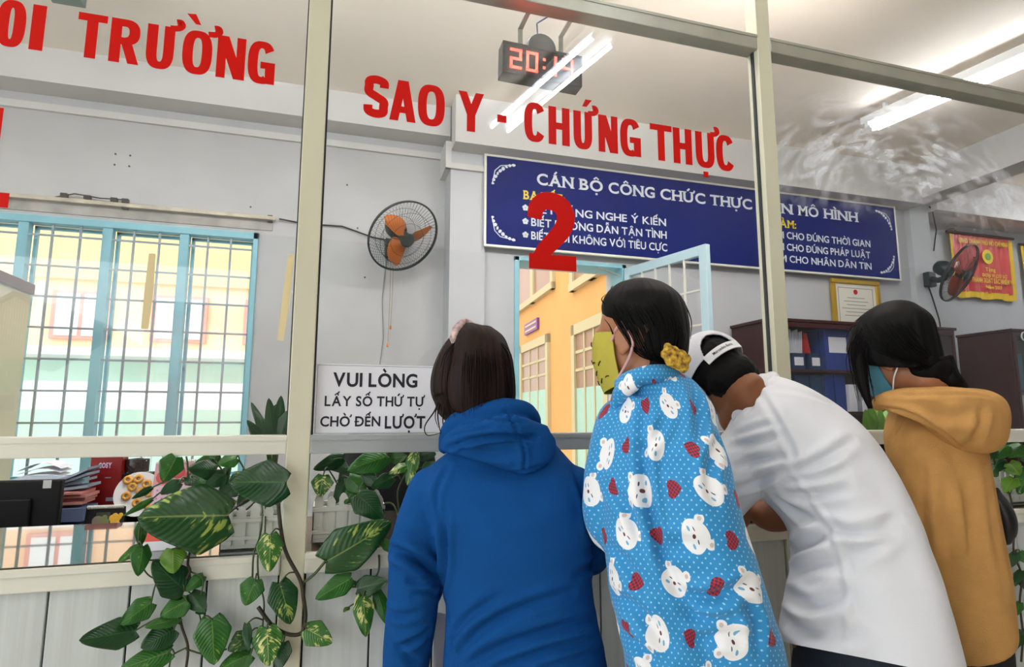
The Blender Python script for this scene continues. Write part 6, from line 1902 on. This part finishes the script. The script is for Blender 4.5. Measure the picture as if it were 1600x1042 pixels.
# ======== white shirt, bending over the counter
DM = [(1232, 1060, 1512, 1085, 1.25, .145), (1218, 1003, 1510, 1034, 1.26, .146), (1229, 930, 1484, 940, 1.285, .146), (1238, 872, 1462, 880, 1.31, .150), (1226, 820, 1434, 806, 1.345, .158), (1190, 778, 1392, 722, 1.385, .168), (1158, 738, 1338, 655, 1.415, .175), (1140, 696, 1276, 612, 1.43, .16), (1138, 662, 1224, 590, 1.445, .115), (1132, 644, 1190, 584, 1.455, .078)]
f2 = FW(1300); r2_ = f2.cross(V((0, 0, 1)))
hipc = (atD(1225, 1040, 1.255) + atD(1512, 1060, 1.255)) / 2
foot = V((hipc.x, hipc.y, 0))
body = MB(); cl = MB(); tr = MB()
capped(body, sections(DM, shrink=.84)); capped(cl, sections(DM[1:] if False else DM))
A1 = [atD(1196, 690, 1.40), atD(1150, 740, 1.42), atD(1122, 790, 1.47), atD(1150, 806, 1.52), V((1.03, -.02, 1.068))]
limb(cl, A1[:3], [.085, .075, .058], 6, 24)
limb(body, A1, [.055, .05, .045, .036, .028])
hand(body, A1[-1], V((.3, .9, .0)), V((0, 0, 1)), 1, .22)
A2 = [atD(1285, 715, 1.50), atD(1250, 780, 1.55), atD(1205, 806, 1.56), V((1.12, .0, 1.068))]
limb(cl, A2[:2], [.075, .065], 6, 20); limb(body, A2, [.052, .046, .040, .03]); hand(body, A2[-1], V((-.6, .7, .0)), V((0, 0, 1)), -1, .22)
Hc = atD(1124, 590, 1.46); up_ = (r2_ * -.62 + f2 * .20 + V((0, 0, .72))); hf = f2 * .80 + r2_ * -.25 + V((0, 0, -.55)); HM = headM(Hc, hf, up_)
KH = .945; head(body, HM, KH); limb(body, [HM @ V((0, -.02, -.05)), HM @ V((0, -.035, -.09)), atD(1158, 650, 1.455)], [.05, .050, .056])
hips = [foot + r2_ * s * .09 + V((0, 0, .70)) for s in (-1, 1)]; an = [foot + r2_ * s * .12 + f2 * -.02 + V((0, 0, .07)) for s in (-1, 1)]; kn = [foot + r2_ * s * .11 + V((0, 0, .46)) for s in (-1, 1)]
legs(None, body, tr, hips, kn, an, (.09, .07, .058))
capped(tr, sections([(1256, 1210, 1484, 1230, 1.25, .12), (1246, 1130, 1494, 1150, 1.25, .13), (1236, 1060, 1496, 1085, 1.25, .13), (1242, 1000, 1478, 1025, 1.262, .13)]))
for a in an: body.ell(a + f2 * .04 + V((0, 0, -.045)), (.038, .08, .025), headM((0, 0, 0), f2, V((0, 0, 1))).to_3x3())
p3_ = place('person', union(body, .0055, 3), M['skind'], None, foot)
tag(p3_, 'person in white shirt and white cap bending forward over the counter', 'person')
me = union(cl, .0055, 5)
# cut the shirt at its hem
bm = bmesh.new(); bm.from_mesh(me)
h0, h1 = atD(1216, 1001, 1.26), atD(1420, 1042, 1.20); vd_ = ((h0 + h1) / 2 - CAM).normalized(); pn = (h1 - h0).cross(vd_).normalized()
if pn.z > 0: pn = -pn
bmesh.ops.bisect_plane(bm, geom=bm.verts[:] + bm.edges[:] + bm.faces[:], plane_co=h0, plane_no=pn, clear_outer=True); bm.to_mesh(me); bm.free()
folds(me, [([(1186, 612), (1215, 660), (1238, 705), (1241, 722)], .007, 0.0068), ([(1230, 730), (1262, 768), (1292, 812), (1302, 830), (1315, 870), (1325, 930), (1322, 1010)], .006, -0.0040), ([(1225, 745), (1275, 725), (1330, 690)], .010, 0.0102), ([(1222, 757), (1265, 748), (1320, 735)], .008, 0.0085), ([(1230, 770), (1275, 772), (1325, 765)], .009, 0.0085), ([(1215, 780), (1245, 800), (1290, 820)], .010, 0.0102),
           ([(1230, 865), (1262, 850), (1300, 826)], .012, 0.0187), ([(1300, 826), (1335, 830), (1372, 822), (1400, 810)], .010, 0.0119), ([(1305, 834), (1345, 836), (1400, 828)], .008, 0.0085), ([(1325, 870), (1370, 848), (1410, 822)], .012, 0.0068), ([(1240, 895), (1275, 882), (1312, 880)], .012, 0.0119), ([(1232, 930), (1275, 948), (1318, 925)], .012, 0.0153), ([(1225, 965), (1260, 985), (1310, 975)], .012, 0.0136), ([(1240, 990), (1290, 1000), (1340, 990)], .012, 0.0085),
           ([(1140, 700), (1175, 692), (1220, 680)], .008, 0.0068), ([(1150, 730), (1190, 718), (1235, 712)], .008, 0.0085), ([(1150, 765), (1190, 750), (1232, 725)], .009, 0.0102), ([(1150, 680), (1185, 668), (1215, 662)], .007, 0.0051), ([(1190, 602), (1250, 612), (1320, 640)], .01, 0.0034), ([(1170, 640), (1185, 612), (1200, 598)], .008, 0.0085), ([(1350, 720), (1390, 800), (1420, 900), (1450, 1000)], .03, 0.0051)], .0028, 8, 21, (1, 1, 1.2))
o = place('shirt', me, M['shirt'], p3_)
cb_ = MB(); limb(cb_, [atD(1150, 652, 1.385), atD(1157, 636, 1.372), atD(1170, 616, 1.365), atD(1189, 598, 1.39), atD(1206, 592, 1.45)], [.012, .020, .027, .028, .02], 6, 16, .7)
me = union(cb_, .004, 4); place('shirt_collar', me, M['shirt'], p3_)
me = union(tr, .008, 4); folds(me, [([(1230, 1020), (1300, 1035), (1400, 1050)], .01, .004)], .003, 9, 4); place('jeans', me, M['jeans'], p3_)
for a in an: shoe(p3_, V((a.x, a.y, 0)), f2, M['shoe'], .27)
# short hair, then the cap with its open back and strap
hb = MB(); R3 = HM.to_3x3(); hb.ell(HM @ (V((0, -.020, .022)) * KH), (.072, .084, .078), R3, 60, 40); hb.ell(HM @ (V((0, -.046, -.035)) * KH), (.062, .056, .052), R3, 40, 24); hb.ell(atD(1152, 584, 1.405), (.058, .036, .034), None, 40, 24)
me = union(hb, .004, 2); folds(me, [], .0016, 90, 7); place('hair', me, M['hairbk'], p3_)


def cap_shell(rad, th0=.0):
    """dome of the cap in head space with an arched opening at the back above the strap"""
    rows = []; NJ, NI = 72, 200
    for j in range(NJ + 1):
        v_ = j / NJ; el = math.radians(90 - 98 * v_)
        rows.append([V((rad[0] * math.cos(el) * math.sin(2 * PI * i / NI), -.012 + rad[1] * math.cos(el) * math.cos(2 * PI * i / NI), .028 + rad[2] * math.sin(el))) for i in range(NI)])
    vs, fs = [], []
    for r in rows: vs += r
    for j in range(NJ):
        for i in range(NI):
            a, b = j * NI + i, j * NI + (i + 1) % NI
            c = (vs[a] + vs[b] + vs[a + NI] + vs[b + NI]) / 4
            if c.y < -.03:
                xx, zz = c.x / .046, (c.z - .004) / .062
                if xx * xx + max(0, zz) ** 2 < 1 and c.z > -.03: continue
            fs.append((a, b, b + NI, a + NI))
    return vs, fs


vs, fs = cap_shell((.0865, .103, .098))
mb = MB(); mb.add([HM @ (p * KH) for p in vs], fs)
M['cap'] = mat('white cap cloth', rgb(214, 214, 222), .75, bump=.2, bump_scale=300)
o = obj('cap', mb, M['cap'], p3_, smooth=3.2, fix=False); sm = o.modifiers.new('Solidify', 'SOLIDIFY'); sm.thickness = .003
o['label'] = 'white cap with open back'
b = MB(); rows = []
for i in range(25):
    a = math.radians(-34 + 68 * i / 24); row = []
    for z, rr_ in ((-.012, 1.0), (.012, 1.0), (.012, 1.03), (-.012, 1.03)): row.append(HM @ (V((.0875 * math.sin(a) * rr_, -.012 - .1035 * math.cos(a) * rr_, z + .004)) * KH))
    rows.append(row)
b.loft(rows); st = obj('cap_strap', b, M['white'], o)
tb = text_mb('Mercedes-Benz', .0085, .012, .064, None, .0004)
b = MB(); b.add([HM @ (V((.0875 * math.sin(a_) * 1.034, -.012 - .1035 * math.cos(a_) * 1.034, p.y + .0005 + p.x * .02)) * KH + V((0, 0, 0))) for p in tb.v for a_ in [(p.x - .032) / .096]], tb.f)
obj('strap_print', b, M['ink'], st, fix=False)
b = MB(); rows = []
for i in range(19):
    a = math.radians(-62 + 124 * i / 18); c = V((.085 * math.sin(a), -.012 + .101 * math.cos(a), .018)); e = V((.078 * math.sin(a) * 1.05, -.012 + .101 * math.cos(a) + .075 * math.cos(a) ** 1.0 + .0, -.004 - .006 * math.cos(a)))
    rows.append([HM @ (c * KH), HM @ (e * KH), HM @ ((e + V((0, 0, -.003))) * KH), HM @ ((c + V((0, 0, -.003))) * KH)])
b.loft(rows); obj('cap_brim', b, M['cap'], o, smooth=.8)
b = MB(); b.ell(HM @ (V((0, -.012, .127)) * KH), (.007, .007, .005), R3, 12, 8); obj('cap_button', b, M['cap'], o, smooth=3.2)

# ======== tan hooded coat
D3 = 1.54
TT = [(1480, 1010, 1592, 992, D3, .150), (1462, 960, 1588, 950, D3, .15), (1440, 900, 1580, 890, D3, .15), (1420, 830, 1568, 825, D3, .148), (1402, 770, 1556, 765, D3, .145), (1386, 715, 1546, 712, D3, .14), (1380, 680, 1538, 680, D3, .128), (1385, 652, 1526, 650, D3, .105), (1396, 628, 1505, 628, D3, .07), (1402, 610, 1480, 612, D3, .055)]
f3 = FW(1470); r3_ = f3.cross(V((0, 0, 1)))
fp = atD(1537, 1000, D3); foot = V((fp.x, fp.y, 0))
body = MB(); cl = MB(); tr = MB()
capped(body, sections(TT, shrink=.82)); cl.loft(sections(TT))
cl.ell(atD(1440, 622, D3), (.05, .05, .02), None)
A1 = [atD(1445, 695, D3 - .06), atD(1460, 780, D3 - .08), atD(1470, 855, D3 - .07), atD(1455, 862, D3 + .0), atD(1436, 815, D3 + .04)]
limb(cl, A1[:4], [.062, .062, .056, .05], 6, 24); limb(body, A1, [.048, .045, .04, .032, .025]); hand(body, A1[-1], r3_ * -1 + f3 * .1, V((0, 0, 1)), 1, .4)
Hc = atD(1398, 556, D3 - .02); hf = r3_ * -1 + f3 * .38 + V((0, 0, -.42)); HM = headM(Hc, hf, V((0, 0, 1)) + r3_ * -.2)
head(body, HM, .98); limb(body, [HM @ V((0, -.02, -.05)), HM @ V((.0, -.035, -.09)), atD(1432, 628, D3)], [.048, .046, .055])
hips = [foot + f3 * s * .075 + V((0, 0, .76)) for s in (-1, 1)]; an = [foot + f3 * s * .075 + V((0, 0, .07)) for s in (-1, 1)]; kn = [foot + f3 * s * .075 + V((0, 0, .44)) for s in (-1, 1)]
legs(None, body, tr, hips, kn, an, (.056, .05, .042))
for a in an: body.ell(a + r3_ * -.04 + V((0, 0, -.045)), (.035, .075, .025), headM((0, 0, 0), r3_ * -1, V((0, 0, 1))).to_3x3())
p4_ = place('person', union(body, .0055, 3), M['skin'], None, foot)
tag(p4_, 'person in a tan hooded coat and teal mask, black hair, turned left', 'person')
me = union(cl, .0055, 5)
folds(me, [([(1392, 690), (1404, 665), (1412, 645)], .006, .005), ([(1448, 720), (1440, 790), (1448, 860)], .014, .008), ([(1478, 740), (1480, 830), (1500, 920)], .016, .006), ([(1510, 740), (1520, 840), (1540, 950)], .018, .005), ([(1430, 730), (1420, 780), (1425, 830)], .012, .006), ([(1540, 730), (1552, 830), (1570, 930)], .014, .003)], .0026, 8, 31, (1, 1, .5))
place('hooded_coat', me, M['tan'], p4_)
hd = MB(); HD = D3 - .085
rows = [(1374, 642, 1372, 622, HD + .06, .02), (1390, 640, 1390, 612, HD + .02, .035), (1418, 652, 1418, 606, HD - .02, .05), (1450, 668, 1450, 604, HD - .045, .06), (1482, 690, 1482, 604, HD - .05, .068), (1510, 707, 1512, 606, HD - .03, .07), (1532, 704, 1535, 610, HD, .06), (1546, 680, 1546, 622, HD + .03, .035)]
capped(hd, sections(rows, n=36, p=2.7))
me = union(hd, .0045, 4); folds(me, [([(1376, 636), (1420, 645), (1465, 668), (1505, 700)], .005, .006), ([(1385, 616), (1440, 618), (1500, 616), (1545, 620)], .005, .004), ([(1440, 640), (1490, 650), (1530, 640)], .014, .006), ([(1420, 628), (1460, 640), (1500, 680)], .012, .004), ([(1540, 630), (1530, 670), (1515, 700)], .012, .006)], .0024, 12, 8)
place('hood', me, M['tan'], p4_)
me = union(tr, .008, 4); place('leggings', me, M['blacktr'], p4_)
for a in an: shoe(p4_, V((a.x, a.y, 0)), r3_ * -1, M['shoe'], .23)
hb = MB(); HH = D3 - .02
rows = [(1392, 481, 1422, 479, HH, .022), (1358, 489, 1444, 486, HH, .058), (1336, 506, 1460, 500, HH, .088), (1326, 530, 1468, 524, HH, .10), (1324, 552, 1474, 548, HH, .104), (1348, 566, 1480, 570, HH - .005, .104), (1372, 578, 1486, 584, HH - .02, .09), (1398, 590, 1488, 597, HH - .04, .068), (1428, 602, 1486, 606, HH - .055, .042)]
capped(hb, sections(rows, n=150, p=2.15, sub=6, ridge=.016, seed=41), .3)
hb.ell(atD(1452, 578, HH - .055), (.058, .05, .042), None, 40, 24); pt = MB(); capped(pt, sections([(1455, 570, 1490, 556, HH - .06, .035), (1468, 598, 1498, 580, HH - .07, .032), (1482, 607, 1506, 592, HH - .07, .026), (1498, 610, 1512, 600, HH - .07, .014)], n=80, p=2, sub=6, ridge=.05, seed=3), .3); hb.add(pt.v, pt.f)
lk = MB(); capped(lk, sections([(1326, 540, 1352, 545, HH - .02, .03), (1330, 570, 1355, 572, HH - .03, .02), (1338, 600, 1358, 600, HH - .035, .014), (1348, 622, 1361, 622, HH - .04, .009), (1356, 638, 1364, 638, HH - .04, .004)], n=60, p=2, sub=6, ridge=.06, seed=5), .3); hb.add(lk.v, lk.f)
rs = random.Random(15); sl = []
for k in range(120):
    u = rs.random(); x0_, y0_ = 1345 + 90 * u, 500 + 24 * rs.random(); dd = HH - .085 - .02 * math.sin(PI * u)
    sl.append([atD(x0_, y0_, dd), atD(x0_ + 20, y0_ + 28, dd - .008), atD(1410 + 60 * u, 556 + 14 * rs.random(), dd - .004), atD(1468 + 10 * u, 588 + 8 * rs.random(), HH - .075)])
for k in range(40):
    x0_ = 1330 + 30 * rs.random(); dd = HH - .05; sl.append([atD(x0_ + 8, 510 + 20 * rs.random(), dd), atD(x0_ - 4, 545, dd), atD(x0_ - 2, 575, dd + .01), atD(x0_ + 8, 600 + 30 * rs.random(), dd + .01)])
strands(hb, sl, .0011, 4)
strands(hb, [[atD(1328, 560, HH), atD(1331, 590, HH), atD(1342, 620, HH)], [atD(1326, 545, HH), atD(1322, 565, HH), atD(1326, 590, HH)], [atD(1345, 505, HH), atD(1330, 512, HH), atD(1321, 530, HH)], [atD(1368, 492, HH), atD(1345, 496, HH), atD(1332, 505, HH)]], .0014, 4)
obj('hair', hb, M['hairbk'], p4_, smooth=3.2)
mk = MB(); rows = []
for j in range(13):
    v_ = j / 12; z = .002 - .112 * v_; row = []
    for i in range(19):
        u = i / 18 * 2 - 1; a = u * 1.4; bul = .106 - .014 * abs(v_ - .4) * 2 - .025 * max(0, v_ - .7)
        row.append(HM @ (V((math.sin(a) * (.071 - .012 * v_ * v_), .006 + math.cos(a) * bul * .92, z)) * .98))
    rows.append(row)
mk.loft([r + [p + (p - HM.translation).normalized() * -.002 for p in reversed(r)] for r in rows])
mo = obj('face_mask', mk, mat('teal mask', rgb(70, 130, 150), .7), p4_, smooth=.9)
M['loop'] = M['white']
for s in (-1, 1):
    e = [HM @ (V(p_) * .98) for p_ in ((s * .066, .03, -.006), (s * .082, -.002, .016), (s * .086, -.026, .0), (s * .084, -.032, -.03), (s * .072, .0, -.06), (s * .062, .02, -.085))]
    b = MB(); b.tube([V(z) for z in spline([tuple(p) for p in e], 6)], .0018, 6); obj('ear_loop', b, M['loop'], mo)
# black bag at the coat's far side
bg_ = MB(); bc = [(1552, 762, 1560, 770, 1.72, .02), (1552, 785, 1580, 790, 1.72, .04), (1555, 810, 1590, 812, 1.72, .045), (1560, 832, 1590, 834, 1.72, .04), (1566, 848, 1582, 848, 1.72, .03)]
capped(bg_, sections(bc, n=32)); me = union(bg_, .005, 3)
hb_c = atD(1572, 805, 1.72)
o = place('shoulder_bag', me, mat('black leather', rgb(14, 15, 18), .45), None, hb_c); tag(o, 'black shoulder bag hanging at the far side of the tan coat', 'bag')
b = MB(); b.tube([V(z) for z in spline([tuple(atD(1556, 772, 1.72)), tuple(atD(1540, 715, 1.74)), tuple(atD(1512, 660, 1.70)), tuple(atD(1500, 640, 1.66))], 6)], .006, 8, flat=.4); obj('bag_strap', b, bpy.data.materials['black leather'], o)
